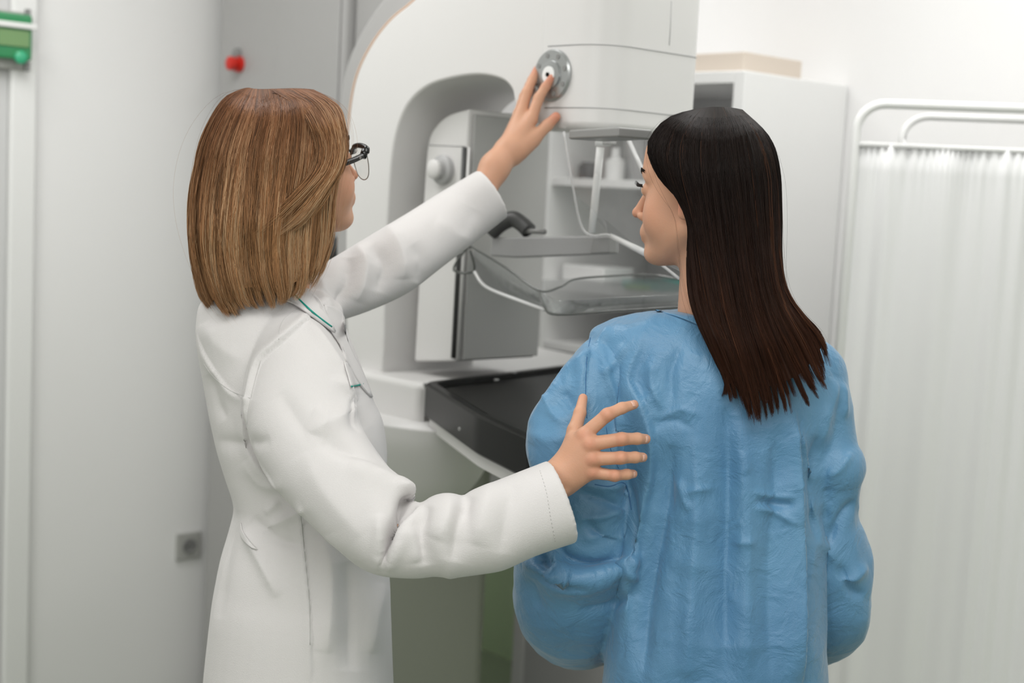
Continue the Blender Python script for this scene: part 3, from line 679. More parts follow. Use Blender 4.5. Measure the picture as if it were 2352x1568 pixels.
    if fly:
        G = grids[0]; P3 = to3(G); n, T = P3.shape[:2]; s = r.integers(0, n, fly); A = P3[s].copy(); t = np.linspace(0, 1, T)[None, :, None]
        A = A+r.normal(0, 1, (fly, 1, 3))*np.array([.010, .004, .006])*np.sin(np.pi*np.clip(t*1.2, 0, 1))+r.normal(0, 1, (fly, 1, 3))*.006*t
        a, b, c = strands_mesh(A, np.full(fly, rad*.28), np.broadcast_to(t[..., 0], (fly, T)), r.random(fly), colfn); VV.append(a); FF.append(b+off); CC.append(c); off += len(a)
    V = np.concatenate(VV); F = np.concatenate(FF); Cv = np.concatenate(CC)
    o = mesh_obj(name, V, F, m, parent); ca = o.data.color_attributes.new('tint', 'FLOAT_COLOR', 'POINT')
    if len(o.data.vertices) == len(Cv): ca.data.foreach_set('color', np.concatenate([Cv, np.ones((len(Cv), 1))], 1).astype(np.float32).ravel())
    return o
def head_push(center, M_, sc_):
    """keeps hair outside the head: points move along the line of sight, near ones towards the viewer, far ones away"""
    def f(A, marg):
        A = A.copy(); near = np.linalg.norm(A-center, axis=-1) < .17; X = A[near]; m = np.broadcast_to(marg, near.shape)[near]
        v = X-CAM; v /= np.linalg.norm(v, axis=1)[:, None]; sg = np.where((X-center)@FW < .01, -1.0, 1.0); v = v*sg[:, None]; t = np.zeros(len(X))
        for _ in range(14):
            d = head_sdf(((X+v*t[:, None]-center)@M_)/sc_)*sc_; t += np.clip(m-d, 0, .03)
        A[near] = X+v*t[:, None]; return A
    return f
def strands_mesh(A, rad, tq, rnd, colfn):
    cnt, T, _ = A.shape; Tn = np.gradient(A, axis=1); Tn /= np.linalg.norm(Tn, axis=2)[..., None]+1e-9
    vd = A-CAM; N = np.cross(Tn, vd); N /= np.linalg.norm(N, axis=2)[..., None]+1e-9; B = np.cross(Tn, N)
    tp = np.linspace(0, 1, T); pr = (rad[:, None]*(1-.75*np.clip((tp-.7)/.3, 0, 1))[None])[..., None]
    R = [A+pr*(math.cos(x)*N+math.sin(x)*B) for x in (0, 2.094, 4.189)]
    V = np.stack(R, 2).reshape(-1, 3); idx = np.arange(cnt*T*3).reshape(cnt, T, 3); nx_ = np.roll(idx, -1, 2)
    F = np.stack([idx[:, :-1], nx_[:, :-1], nx_[:, 1:], idx[:, 1:]], -1).reshape(-1, 4)
    C = colfn(np.repeat(tq, 3, axis=1).ravel(), np.repeat(rnd, T*3), V); return V, F, C
def hair_mat(name, rough=.34, spec=.5):
    m = bpy.data.materials.new(name); m.use_nodes = True; nt = m.node_tree; b = nt.nodes['Principled BSDF']
    a = nt.nodes.new('ShaderNodeAttribute'); a.attribute_name = 'tint'; nt.links.new(a.outputs['Color'], b.inputs['Base Color'])
    b.inputs['Roughness'].default_value = rough; b.inputs['Specular IOR Level'].default_value = spec; return m
# ================================================================== HEADS AND HANDS
SKIN = mat('skin', (0.60, 0.33, 0.215), 0.5, bump=.12, bscale=420, var=.05, vscale=40, spec=.35, subsurf=.25)
_nt = SKIN.node_tree; _b = _nt.nodes['Principled BSDF']; _src = _b.inputs['Base Color'].links[0].from_socket
_at = _nt.nodes.new('ShaderNodeAttribute'); _at.attribute_name = 'flush'; _mx = _nt.nodes.new('ShaderNodeMix'); _mx.data_type = 'RGBA'
_nt.links.new(_at.outputs['Fac'], _mx.inputs['Factor']); _nt.links.new(_src, _mx.inputs[6]); _mx.inputs[7].default_value = (.58, .20, .13, 1); _nt.links.new(_mx.outputs[2], _b.inputs['Base Color'])
def flush(o, V, spots):
    f = np.zeros(len(V))
    for c, r_, a in spots: f = np.maximum(f, a*np.exp(-((V-np.array(c))**2).sum(1)/(r_*r_)))
    at = o.data.attributes.new('flush', 'FLOAT', 'POINT'); at.data.foreach_set('value', f.astype(np.float32))
def face_spots(hp):
    L = [(hp(x, .094-abs(x)*.35, -.0665-.002*abs(x)/.02), .0055, .75) for x in (-.018, -.012, -.006, 0, .006, .012, .018)]+[(hp(x, .093-abs(x)*.35, -.0765), .0055, .75) for x in (-.015, -.008, 0, .008, .015)]
    L += [(hp(0, .114, -.037), .014, .35)]+[(hp(s*.046, .056, -.038), .024, .22) for s in (-1, 1)]+[(hp(s*.076, -.004, -.02), .016, .6) for s in (-1, 1)]; return L
def head_frame(yaw, pitch, tilt=0.0):
    """columns: right, forward, up. yaw measured from world +X"""
    f = np.array([math.cos(yaw)*math.cos(pitch), math.sin(yaw)*math.cos(pitch), math.sin(pitch)]); r = nrm(np.cross(f, [0, 0, 1.0])); u = np.cross(r, f)
    r2 = r*math.cos(tilt)+u*math.sin(tilt); u2 = np.cross(r2, f); return np.stack([r2, f, u2], 1)
def head_sdf(p):
    """p in head coordinates: x right, y forward, z up, eyes at z = 0, metres"""
    q = p.copy(); q[..., 0] = np.abs(q[..., 0]); E = lambda c, r: sd_ell(q, c, r); C_ = lambda a, b, r1, r2: sd_cone(q, a, b, r1, r2)
    d = E((0, -.016, .028), (.071, .089, .076))
    d = smin(d, E((0, .030, -.010), (.058, .056, .075)), .03)
    d = smin(d, E((0, .045, -.065), (.036, .036, .045)), .03)
    d = smin(d, C_((.050, -.002, -.058), (.012, .064, -.097), .016, .013), .03)
    d = smin(d, E((.037, .049, -.040), (.025, .026, .030)), .025)
    d = smin(d, E((0, .078, -.098), (.014, .011, .012)), .018)
    d = smin(d, C_((.010, .083, .022), (.042, .068, .020), .009, .008), .015)
    d = smin(d, E((0, .070, .055), (.042, .018, .035)), .03)
    d = smax(d, -E((.031, .093, .001), (.017, .013, .011)), .014)
    d = smin(d, E((.031, .0745, .000), (.0135, .0125, .0115)), .004)
    d = smin(d, C_((0, .085, .006), (0, .106, -.033), .0055, .0080), .010)
    d = smin(d, E((0, .109, -.036), (.008, .0075, .007)), .005)
    d = smin(d, E((.0105, .095, -.040), (.0065, .008, .006)), .006)
    d = smax(d, -E((.006, .101, -.047), (.003, .005, .003)), .003)
    d = smin(d, E((0, .083, -.064), (.026, .014, .014)), .016)
    d = smin(d, C_((0, .0945, -.0670), (.019, .087, -.0695), .0042, .0022), .006)
    d = smin(d, C_((0, .0930, -.0765), (.017, .086, -.0745), .0048, .0024), .006)
    d = smax(d, -C_((0, .1010, -.0718), (.020, .092, -.0722), .0018, .001), .003)
    # ear
    ed = E((.0725, -.010, -.012), (.0075, .017, .030)); ed = smax(ed, -E((.080, -.006, -.012), (.005, .010, .020)), .006)
    ed = smin(ed, E((.072, -.002, -.034), (.005, .008, .009)), .006); d = smin(d, ed, .006)
    return d
def hand_sdf(p, H):
    """H: wrist chain, palm knuckles, finger chains in world coordinates"""
    d = None; flat = H.get('palm_n')
    for a, b, r1, r2 in H['arm']:
        x = sd_cone(p, a, b, r1, r2); d = x if d is None else smin(d, x, .02)
    for a, b, r1, r2 in H['palm']: d = smin(d, sd_cone(p, a, b, r1, r2), .014)
    for ch in H['fingers']:
        e = None
        for (a, r1), (b, r2) in zip(ch[:-1], ch[1:]):
            x = sd_cone(p, a, b, r1, r2); e = x if e is None else smin(e, x, .004)
        d = smin(d, e, .0045)
    for c, r in H.get('knuckles', ()): d = smin(d, np.linalg.norm(p-c, axis=-1)-r, .007)
    return d
def finger(pts, rads): return [(P(*q), r/1000) for q, r in zip(pts, rads)]
def nail(name, a, b, rad, nrmal, m, parent):
    """a small curved nail on the finger's end: a->b last phalanx"""
    t = nrm(b-a); n_ = nrm(nrmal-t*(nrmal@t)); s = np.cross(t, n_); V = []; nu, nv = 7, 7
    for j in range(nv):
        v = j/(nv-1)
        for i in range(nu):
            an = (i/(nu-1)-.5)*1.75; wv = 1-.25*(1-v)**2; rr = rad*1.03
            an *= wv*(1-.15*v**3); V.append(b-t*rad*1.05+t*rad*1.75*v+(n_*math.cos(an)+s*math.sin(an))*rr-n_*rad*.30*v**2*1.3)
    F = [(j*nu+i, j*nu+i+1, (j+1)*nu+i+1, (j+1)*nu+i) for j in range(nv-1) for i in range(nu-1)]
    o = mesh_obj(name, V, F, m, parent); sd = o.modifiers.new('t', 'SOLIDIFY'); sd.thickness = .0006; sd.offset = 0; return o
# ================================================================== THE WOMAN IN THE BLUE GOWN
root = empty('person', (0.33, 2.15, 0), 'person with long straight dark hair in a blue gown, back to the viewer, facing left', 'person')
pyaw = math.pi-math.radians(31); PM = head_frame(pyaw, math.radians(-1)); ps = .985
PH = P(1455, 492, 2.185)-PM@np.array([0, .115, -.038])*ps
def ph(x, y, z): return PH+PM@(np.array([x, y, z])*ps)
neck0, neck1 = ph(0, -.025, -.045), P(1640, 760, 2.14)
def f_head(X):
    q = ((X-PH)@PM)/ps; d = head_sdf(q)*ps
    return smin(d, sd_cone(X, neck0, neck1, .050, .056), .02)
parts = [surface_nets(f_head, PH-np.array([.15, .16, .33]), PH+np.array([.15, .16, .13]), .0021)]
# body under the gown, arms and legs (facing away, a little left)
SH_L, EL_L, WR_L = P(1410, 860, 2.13), P(1335, 1310, 2.19), P(1500, 1370, 2.42)
SH_R, EL_R, WR_R = P(1850, 860, 2.13), P(1905, 1330, 2.19), P(1720, 1425, 2.42)
cx = PH[0]+.03; cy = 2.16
def f_body(X):
    d = sd_cone(X, SH_L, SH_R, .032, .032); d = smin(d, sd_ell(X, (cx, cy, 1.14), (.125, .075, .20)), .04); d = smin(d, sd_ell(X, (cx, cy, .90), (.115, .085, .14)), .04)
    d = smin(d, sd_cone(X, neck1+ZV*.03, (cx, cy, 1.28), .052, .07), .04)
    for s in (-1, 1): d = smin(d, sd_cone(X, (cx+s*.065, cy, .86), (cx+s*.075, cy+.01, .48), .068, .052), .03); d = smin(d, sd_cone(X, (cx+s*.075, cy+.01, .48), (cx+s*.08, cy, .09), .050, .034), .02); d = smin(d, sd_cone(X, (cx+s*.08, cy-.02, .05), (cx+s*.085, cy+.13, .03), .034, .026), .02)
    for a, b, c in ((SH_L, EL_L, WR_L), (SH_R, EL_R, WR_R)): d = smin(d, sd_cone(X, a, b, .030, .030), .01); d = smin(d, sd_cone(X, b, c, .030, .026), .01)
    return d
BODY = surface_nets(f_body, (cx-.42, cy-.2, .0), (cx+.42, cy+.34, 1.42), .009)
# hands folded in front of the body
def simple_hand(w, side):
    t = nrm(np.array([-side*.9, .25, .1])); n_ = nrm([0, .3, 1.0]); s = np.cross(n_, t); H = dict(arm=[(w-t*.03, w, .026, .025)], palm=[], fingers=[])
    for k, (l1, l2, l3) in enumerate(((.040, .024, .019), (.044, .028, .020), (.041, .026, .019), (.032, .019, .017))):
        m_ = w+t*.085+s*(.03-.02*k); H['palm'].append((w+s*(.015-.01*k), m_, .017, .011)); a = m_+t*l1-n_*.004; b = a+t*l2*.8-n_*.014; c = b+t*l3*.5-n_*.015; H['fingers'].append([(m_, .0095), (a, .0085), (b, .0075), (c, .0065)])
    a = w+t*.03+s*.03; b = a+t*.03+s*.018; H['fingers'].append([(w+t*.01+s*.015, .013), (a, .012), (b, .0095), (b+t*.025, .0075)]); return H
for w, sd_ in ((WR_L, -1), (WR_R, 1)):
    H = simple_hand(w, sd_); parts.append(surface_nets(lambda X: hand_sdf(X, H), w-.16, w+.16, .003))
# eyes, brow, lashes, lips
M_EYE = mat('eye_white', (.78, .76, .74), .15); M_IRIS = mat('dark_iris', (.03, .02, .015), .1); M_LASH = mat('dark_lash', (.008, .006, .005), .6); M_LIP = mat('lip_pink', (.50, .20, .16), .4, subsurf=.1)
def eye_set(hp, M_, ps_, sides, brow, prefix=''):
    for s in sides:
        e = lathe('eyeball', hp(s*.031, .0775, .0005), M_[:, 1], [(-.010, .004), (-.006, .0095), (0, .0112), (.005, .0098), (.0085, .006), (.0095, .003)], M_EYE, root_cur, k=20)
        lathe('iris', hp(s*.031, .0872, .0005), M_[:, 1], [(-.001, .0055), (.0006, .0045)], M_IRIS, e, k=16)
        L = [];
        for i in range(22):
            t = i/21; x = s*(.019+.026*t); z = .0045*math.sin(math.pi*t)+.0035; y = .0885-.010*t*t; a = hp(x, y, z); out = .008+.004*t; b = hp(x+s*.003*t, y+out*.7, z+.001); c = hp(x+s*.005*t, y+out, z+.0045+.001*(i % 2))
            L.append(tube_VF([a, b, c], [.0004, .0003, .0001], 4))
        V_, F_ = merge_VF(L); mesh_obj('eyelashes', V_, F_, M_LASH, root_cur)
        L = []
        for i in range(60):
            t = (i+random.random())/60; x = s*(.012+.040*t); z = brow+.007*math.sin(t*2.4)-.002+random.uniform(-.0022, .0022); y = .0915-.020*t*t+.0012; a = hp(x, y, z); b = hp(x+s*.006, y-.001, z+.0025)
            L.append(tube_VF([a, (a+b)/2+M_[:, 1]*.0008, b], [.0005, .0006, .0002], 4))
        V_, F_ = merge_VF(L); mesh_obj('eyebrow', V_, F_, M_LASH, root_cur)
root_cur = root
eye_set(ph, PM, ps, (-1, 1), .024)
# ---- gown
def blue_mat():
    m = bpy.data.materials.new('blue_gown_fabric'); m.use_nodes = True; nt = m.node_tree; b = nt.nodes['Principled BSDF']; L = nt.links.new
    tc = nt.nodes.new('ShaderNodeTexCoord'); n1 = nt.nodes.new('ShaderNodeTexNoise'); n1.inputs['Scale'].default_value = 5; n1.inputs['Detail'].default_value = 5; L(tc.outputs['Object'], n1.inputs['Vector'])
    cr = nt.nodes.new('ShaderNodeValToRGB'); cr.color_ramp.elements[0].position = .35; cr.color_ramp.elements[0].color = (.082, .215, .375, 1); cr.color_ramp.elements[1].position = .7; cr.color_ramp.elements[1].color = (.122, .285, .455, 1)
    L(n1.outputs['Fac'], cr.inputs[0]); L(cr.outputs[0], b.inputs['Base Color']); b.inputs['Roughness'].default_value = .42; b.inputs['Specular IOR Level'].default_value = .5; b.inputs['Sheen Weight'].default_value = .25; b.inputs['Sheen Roughness'].default_value = .4
    n2 = nt.nodes.new('ShaderNodeTexNoise'); n2.inputs['Scale'].default_value = 16; n2.inputs['Detail'].default_value = 4; n2.inputs['Distortion'].default_value = 1.2; L(tc.outputs['Object'], n2.inputs['Vector'])
    v = nt.nodes.new('ShaderNodeTexVoronoi'); v.feature = 'F1'; v.inputs['Scale'].default_value = 1.0
    mpg = nt.nodes.new('ShaderNodeMapping'); mpg.inputs['Scale'].default_value = (15, 15, 8); L(tc.outputs['Object'], mpg.inputs[0])
    va = nt.nodes.new('ShaderNodeVectorMath'); va.operation = 'MULTIPLY_ADD'; va.inputs[1].default_value = (1.6, 1.6, 1.6); L(n2.outputs['Color'], va.inputs[0]); L(mpg.outputs[0], va.inputs[2]); L(va.outputs[0], v.inputs['Vector'])
    v2 = nt.nodes.new('ShaderNodeTexVoronoi'); v2.inputs['Scale'].default_value = 2.7; L(va.outputs[0], v2.inputs['Vector'])
    ad = nt.nodes.new('ShaderNodeMath'); ad.operation = 'MULTIPLY_ADD'; ad.inputs[1].default_value = .35; L(v2.outputs['Distance'], ad.inputs[0]); L(v.outputs['Distance'], ad.inputs[2])
    ad2 = nt.nodes.new('ShaderNodeMath'); ad2.operation = 'MULTIPLY_ADD'; ad2.inputs[1].default_value = .6; L(n2.outputs['Fac'], ad2.inputs[0]); L(ad.outputs[0], ad2.inputs[2])
    vd = nt.nodes.new('ShaderNodeTexVoronoi'); vd.inputs['Scale'].default_value = 620; L(tc.outputs['Object'], vd.inputs['Vector'])
    b1 = nt.nodes.new('ShaderNodeBump'); b1.inputs['Strength'].default_value = .42; b1.inputs['Distance'].default_value = .006; L(ad2.outputs[0], b1.inputs['Height'])
    b2 = nt.nodes.new('ShaderNodeBump'); b2.inputs['Strength'].default_value = .22; b2.inputs['Distance'].default_value = .0012; L(vd.outputs['Distance'], b2.inputs['Height']); L(b1.outputs[0], b2.inputs['Normal']); L(b2.outputs[0], b.inputs['Normal'])
    return m
M_BLUE = blue_mat()
rows = [(718, 1528, 1700, 2.13, .062), (735, 1440, 1770, 2.13, .070), (768, 1362, 1885, 2.13, .082), (810, 1358, 1918, 2.135, .100), (870, 1372, 1922, 2.14, .115), (960, 1345, 1915, 2.145, .12), (1060, 1375, 1900, 2.15, .12), (1180, 1390, 1885, 2.15, .12), (1300, 1395, 1885, 2.15, .122), (1450, 1392, 1890, 2.15, .128), (1650, 1380, 1900, 2.16, .135), (2080, 1350, 1930, 2.16, .15)]
torso = rows_loft(rows, 0.0)
slv_l = arm_loft([(1450, 812, 2.13, 50), (1400, 850, 2.12, 80), (1354, 905, 2.10, 76), (1324, 1000, 2.10, 110), (1336, 1080, 2.11, 112), (1336, 1180, 2.13, 122), (1322, 1290, 2.15, 134), (1318, 1360, 2.19, 138), (1335, 1405, 2.26, 128), (1400, 1400, 2.34, 92), (1470, 1370, 2.40, 72)], cuff=.8)
slv_r = arm_loft([(1840, 815, 2.12, 50), (1872, 850, 2.12, 64), (1884, 905, 2.12, 60), (1893, 990, 2.13, 62), (1899, 1035, 2.13, 64), (1904, 1066, 2.13, 76), (1902, 1105, 2.14, 70), (1900, 1190, 2.15, 63), (1910, 1245, 2.16, 72), (1916, 1292, 2.17, 81), (1916, 1350, 2.18, 80), (1912, 1410, 2.20, 80), (1880, 1450, 2.27, 76), (1800, 1430, 2.34, 66), (1740, 1390, 2.40, 62)], cuff=.8)
V, F = fuse([torso, slv_l, slv_r], .0036, 4)
N = vnormals(V, F)
rg = lambda sc_, sd_, st: 1-2*np.abs(vnoise(V*np.array(st)+vnoise(V, 8, sd_+9)[:, None]*.02, sc_, sd_))
V += N*(vnoise(V*np.array([1, 1, .35]), 14, 3)*.0025+rg(11, 3, (1, 1, .45))*.0030+rg(22, 6, (1, 1, .8))*.0018+rg(42, 8, (1, 1, 1))*.0005)[:, None]
gf = [
 # sleeve/back panel edge on the left
 ([(1352, 775), (1348, 830), (1340, 900)], .004, 8, 's'), ([(1380, 790), (1395, 870), (1420, 960), (1410, 1040), (1412, 1110)], .005, 8), ([(1440, 790), (1412, 830), (1380, 860)], .004, 9),
 ([(1470, 800), (1450, 870), (1478, 930), (1502, 1005), (1500, 1100), (1482, 1180), (1462, 1300), (1440, 1420)], .011, 16, 's'),
 ([(1486, 905), (1490, 935), (1506, 965)], .004, 9, 'c'), ([(1440, 1100), (1455, 1200), (1448, 1290)], -.007, 14),
 ([(1500, 820), (1498, 880), (1520, 940)], .006, 11), ([(1560, 800), (1540, 860), (1545, 920)], -.005, 12), ([(1400, 745), (1370, 800)], .004, 10),
 ([(1520, 960), (1560, 940), (1600, 950)], .004, 6, 'c'), ([(1505, 975), (1550, 965), (1590, 985)], -.003, 8),
 # the long folds down the back
 ([(1540, 1020), (1530, 1150), (1500, 1300), (1480, 1420), (1475, 1560)], -.012, 22), ([(1600, 1000), (1600, 1200), (1585, 1420), (1580, 1560)], .009, 26),
 ([(1672, 930), (1676, 1100), (1670, 1300), (1665, 1560)], -.010, 22), ([(1700, 960), (1712, 1150), (1715, 1400), (1715, 1560)], .008, 24),
 ([(1560, 1100), (1578, 1160), (1575, 1150)], .005, 9), ([(1570, 1135), (1600, 1125), (1640, 1120)], .004, 8, 'c'),
 ([(1775, 930), (1785, 1100), (1770, 1300), (1770, 1560)], -.006, 24), ([(1828, 960), (1832, 1100), (1834, 1250), (1840, 1420), (1842, 1560)], .013, 12, 's'),
 ([(1730, 1130), (1780, 1140), (1828, 1140)], .005, 7, 'c'), ([(1735, 1165), (1790, 1180), (1830, 1205)], .006, 7, 'c'), ([(1740, 1150), (1790, 1158), (1826, 1160)], -.005, 6),
 ([(1700, 1040), (1715, 1070), (1700, 1090)], .004, 7, 'c'), ([(1690, 1250), (1720, 1245), (1730, 1255)], .004, 7, 'c'), ([(1833, 985), (1855, 1050), (1870, 1110)], .006, 8, 'c'),
 ([(1880, 1000), (1870, 1100), (1880, 1250)], -.010, 18), ([(1920, 870), (1900, 950), (1880, 1030)], .006, 14), ([(1935, 880), (1940, 960)], .006, 9), ([(1850, 1120), (1880, 1230), (1930, 1300)], .006, 14), ([(1955, 1040), (1925, 1080), (1900, 1090)], .006, 9, 'c'), ([(1965, 1150), (1930, 1190), (1900, 1250)], -.008, 12), ([(1990, 1300), (1960, 1330), (1930, 1330)], .006, 10, 'c'), ([(1985, 1370), (1950, 1350), (1930, 1300)], -.006, 10),
 # left sleeve: big facet at the elbow crest, gathers, pocket of cloth at the bottom
 ([(1360, 800), (1300, 860), (1255, 930), (1212, 985)], .008, 14), ([(1212, 990), (1260, 1010), (1320, 1000)], .004, 20), ([(1245, 900), (1270, 950), (1300, 975)], .005, 10, 'c'), ([(1295, 900), (1320, 940)], -.005, 10),
 ([(1330, 1110), (1390, 1120), (1440, 1112)], .007, 9, 'c'), ([(1330, 1132), (1390, 1150), (1440, 1175)], -.006, 10), ([(1320, 1190), (1380, 1185), (1445, 1168)], .008, 10, 'c'), ([(1345, 1195), (1380, 1230), (1425, 1235)], -.006, 10), ([(1340, 1240), (1390, 1228), (1438, 1240)], .006, 9, 'c'),
 ([(1285, 1250), (1300, 1280), (1360, 1300), (1420, 1285)], -.012, 12), ([(1275, 1262), (1272, 1290), (1300, 1312)], .008, 7, 'c'), ([(1205, 1290), (1250, 1300), (1300, 1318), (1370, 1318), (1430, 1296), (1464, 1280)], .016, 13, 'r'), ([(1200, 1300), (1260, 1335), (1350, 1345), (1455, 1312)], .008, 22, 'r'), ([(1235, 1272), (1260, 1305)], -.012, 10), ([(1462, 1282), (1445, 1310), (1462, 1335)], .010, 9, 'c'), ([(1460, 1360), (1400, 1390), (1330, 1400)], -.006, 12), ([(1250, 1350), (1330, 1360), (1400, 1340)], .004, 20), ([(1215, 1330), (1240, 1400)], -.005, 14)]
V = apply_folds(V, F, gf, dmax=2.2, gain=1.35)
V = relax(V, F, 1, .35)
gown = mesh_obj('gown', V, F, M_BLUE, root)
gb_ = bvh_of(V, F)
Vb, Fb = BODY; mk = Vb[:, 2] > .52; _ = 0; parts.append((Vb, Fb)); Vb, Fb = join_np(parts); body = mesh_obj('body', Vb, Fb, SKIN, root); flush(body, Vb, face_spots(ph))
M_BLUED = mat('gown_seam_blue', (.04, .14, .30), .6)
patch('neckband', gb_, ([(1505, 712), (1550, 716), (1592, 724), (1625, 738)], [(1520, 716), (1560, 728), (1595, 742), (1625, 756)]), M_BLUE, gown, .004, .002)
stroke('seam', gb_, [(1356, 775), (1348, 820), (1345, 900), (1348, 960)], .0007, M_BLUED, gown)
stroke('seam', gb_, [(1392, 980), (1402, 1030), (1420, 1075)], .0007, M_BLUED, gown)
stroke('seam', gb_, [(1366, 1112), (1400, 1117), (1436, 1110), (1450, 1170)], .0008, M_BLUED, gown)
# shoes
M_SHOE = mat('clog_white', (.75, .75, .75), .5)
for s in (-1, 1):
    a, b = np.array([cx+s*.08, cy-.04, .045]), np.array([cx+s*.085, cy+.15, .035])
    Vs, Fs = surface_nets(lambda X: smax(smin(sd_cone(X, a, b, .046, .042), sd_cone(X, a, b, .046, .042), .01), .004-X[..., 2], .004), np.minimum(a, b)-.07, np.maximum(a, b)+.07, .005); mesh_obj('shoe', Vs, Fs, M_SHOE, root)
# ---- hair
PG = [[(1590, 252), (1530, 272), (1492, 316), (1487, 350), (1505, 395), (1532, 430), (1560, 450), (1576, 472), (1579, 530), (1576, 600), (1580, 680), (1603, 750), (1640, 830), (1662, 880), (1650, 908)],
 [(1600, 250), (1550, 280), (1518, 335), (1524, 395), (1552, 450), (1580, 505), (1590, 600), (1605, 700), (1640, 790), (1674, 870), (1690, 925)],
 [(1615, 248), (1588, 290), (1575, 350), (1584, 420), (1600, 500), (1615, 600), (1640, 720), (1680, 830), (1708, 925), (1716, 975)],
 [(1635, 246), (1628, 300), (1630, 400), (1643, 500), (1658, 600), (1685, 730), (1722, 850), (1742, 925), (1750, 975)],
 [(1655, 246), (1670, 300), (1680, 400), (1692, 500), (1703, 600), (1727, 720), (1762, 825), (1785, 905), (1792, 960)],
 [(1675, 247), (1708, 300), (1728, 400), (1737, 500), (1747, 600), (1768, 705), (1812, 810), (1848, 890), (1868, 930)],
 [(1690, 249), (1742, 310), (1766, 400), (1772, 500), (1778, 600), (1797, 685), (1845, 775), (1880, 850), (1902, 892)],
 [(1705, 252), (1768, 315), (1792, 392), (1797, 500), (1799, 600), (1810, 665), (1850, 722), (1893, 770), (1915, 850)]]
def dmP(t): return np.interp(t, [0, .1, .45, .62, .78, 1], [2.15, 2.13, 2.12, 2.08, 2.035, 2.02])
def blP(t): return np.interp(t, [0, .03, .08, .2, .45, .65, .8, 1], [.004, .055, .085, .11, .105, .065, .035, .022])
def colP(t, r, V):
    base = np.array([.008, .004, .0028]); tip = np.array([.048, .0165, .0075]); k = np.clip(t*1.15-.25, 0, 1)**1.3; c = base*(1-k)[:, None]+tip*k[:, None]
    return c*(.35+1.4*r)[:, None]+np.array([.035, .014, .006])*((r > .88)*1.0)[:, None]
GP = guide_grid(PG, 30, dmP, blP)
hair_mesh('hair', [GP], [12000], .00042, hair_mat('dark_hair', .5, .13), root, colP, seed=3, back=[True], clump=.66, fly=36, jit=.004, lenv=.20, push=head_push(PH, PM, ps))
# ================================================================== THE WOMAN IN THE WHITE COAT
root = empty('person', (-0.33, 2.2, 0), 'person with shoulder-length light brown hair, glasses and white coat reaching to the machine', 'person')
root_cur = root
dyaw = math.radians(42); DM = head_frame(dyaw, math.radians(14), math.radians(0)); dsc = .985
DH = P(819, 404, 2.235)-DM@np.array([0, .115, -.038])*dsc
def dh(x, y, z): return DH+DM@(np.array([x, y, z])*dsc)
neck0, neck1 = dh(0, -.03, -.045), P(640, 740, 2.20)
def f_head(X):
    q = ((X-DH)@DM)/dsc; return smin(head_sdf(q)*dsc, sd_cone(X, neck0, neck1, .050, .044), .02)
parts = [surface_nets(f_head, DH-np.array([.16, .16, .30]), DH+np.array([.15, .16, .13]), .0021)]
# lower hand resting on the other woman's arm
W1 = P(1270, 1110, 1.985)
HL = dict(arm=[(P(1215, 1130, 1.985), P(1284, 1096, 1.98), .029, .0245)], palm=[], fingers=[])
wl = [(1287, 1078, 1.985), (1288, 1090, 1.98), (1290, 1104, 1.982), (1294, 1118, 1.986)]
kn = [(1340, 1000, 1.972), (1352, 1020, 1.965), (1358, 1054, 1.966), (1358, 1084, 1.972)]
for a, b, r1, r2 in zip(wl, kn, (14, 14, 14, 12), (10.5, 11, 10.5, 10)): HL['palm'].append((P(*a), P(*b), r1/1000, r2/1000))
HL['palm'].append((P(1290, 1078, 1.99), P(1318, 1010, 1.99), .013, .012))
fn = [finger([kn[0], (1395, 952, 1.968), (1428, 937, 1.975), (1456, 929, 1.985)], (10.3, 9.0, 7.8, 6.6)),
      finger([kn[1], (1428, 1008, 1.962), (1464, 1007, 1.972), (1483, 1008, 1.984)], (10.5, 9.0, 7.9, 7.0)),
      finger([kn[2], (1426, 1051, 1.962), (1459, 1050, 1.972), (1476, 1050, 1.983)], (10, 8.6, 7.6, 6.8)),
      finger([kn[3], (1412, 1092, 1.968), (1440, 1089, 1.977), (1454, 1088, 1.986)], (9.2, 7.8, 7.0, 6.2)),
      finger([(1308, 1040, 1.995), (1320, 988, 2.0), (1332, 948, 2.015), (1339, 914, 2.035)], (13, 10.5, 8.6, 6.6))]
HL['fingers'] = fn
HL['knuckles'] = [(P(q[0]+2, q[1], q[2]-.0055), .0062) for q in kn]+[(P(1292, 1128, 1.968), .007)]+[(P(x, y, d_-.0032), .0052) for x, y, d_ in ((1395, 952, 1.966), (1428, 1008, 1.960), (1426, 1051, 1.960), (1412, 1092, 1.966))]
lo_, hi_ = P(1190, 1160, 2.03), P(1500, 890, 1.93)
parts.append(surface_nets(lambda X: hand_sdf(X, HL), np.minimum(lo_, hi_)-.03, np.maximum(lo_, hi_)+.03+np.array([0, .03, 0]), .0016))
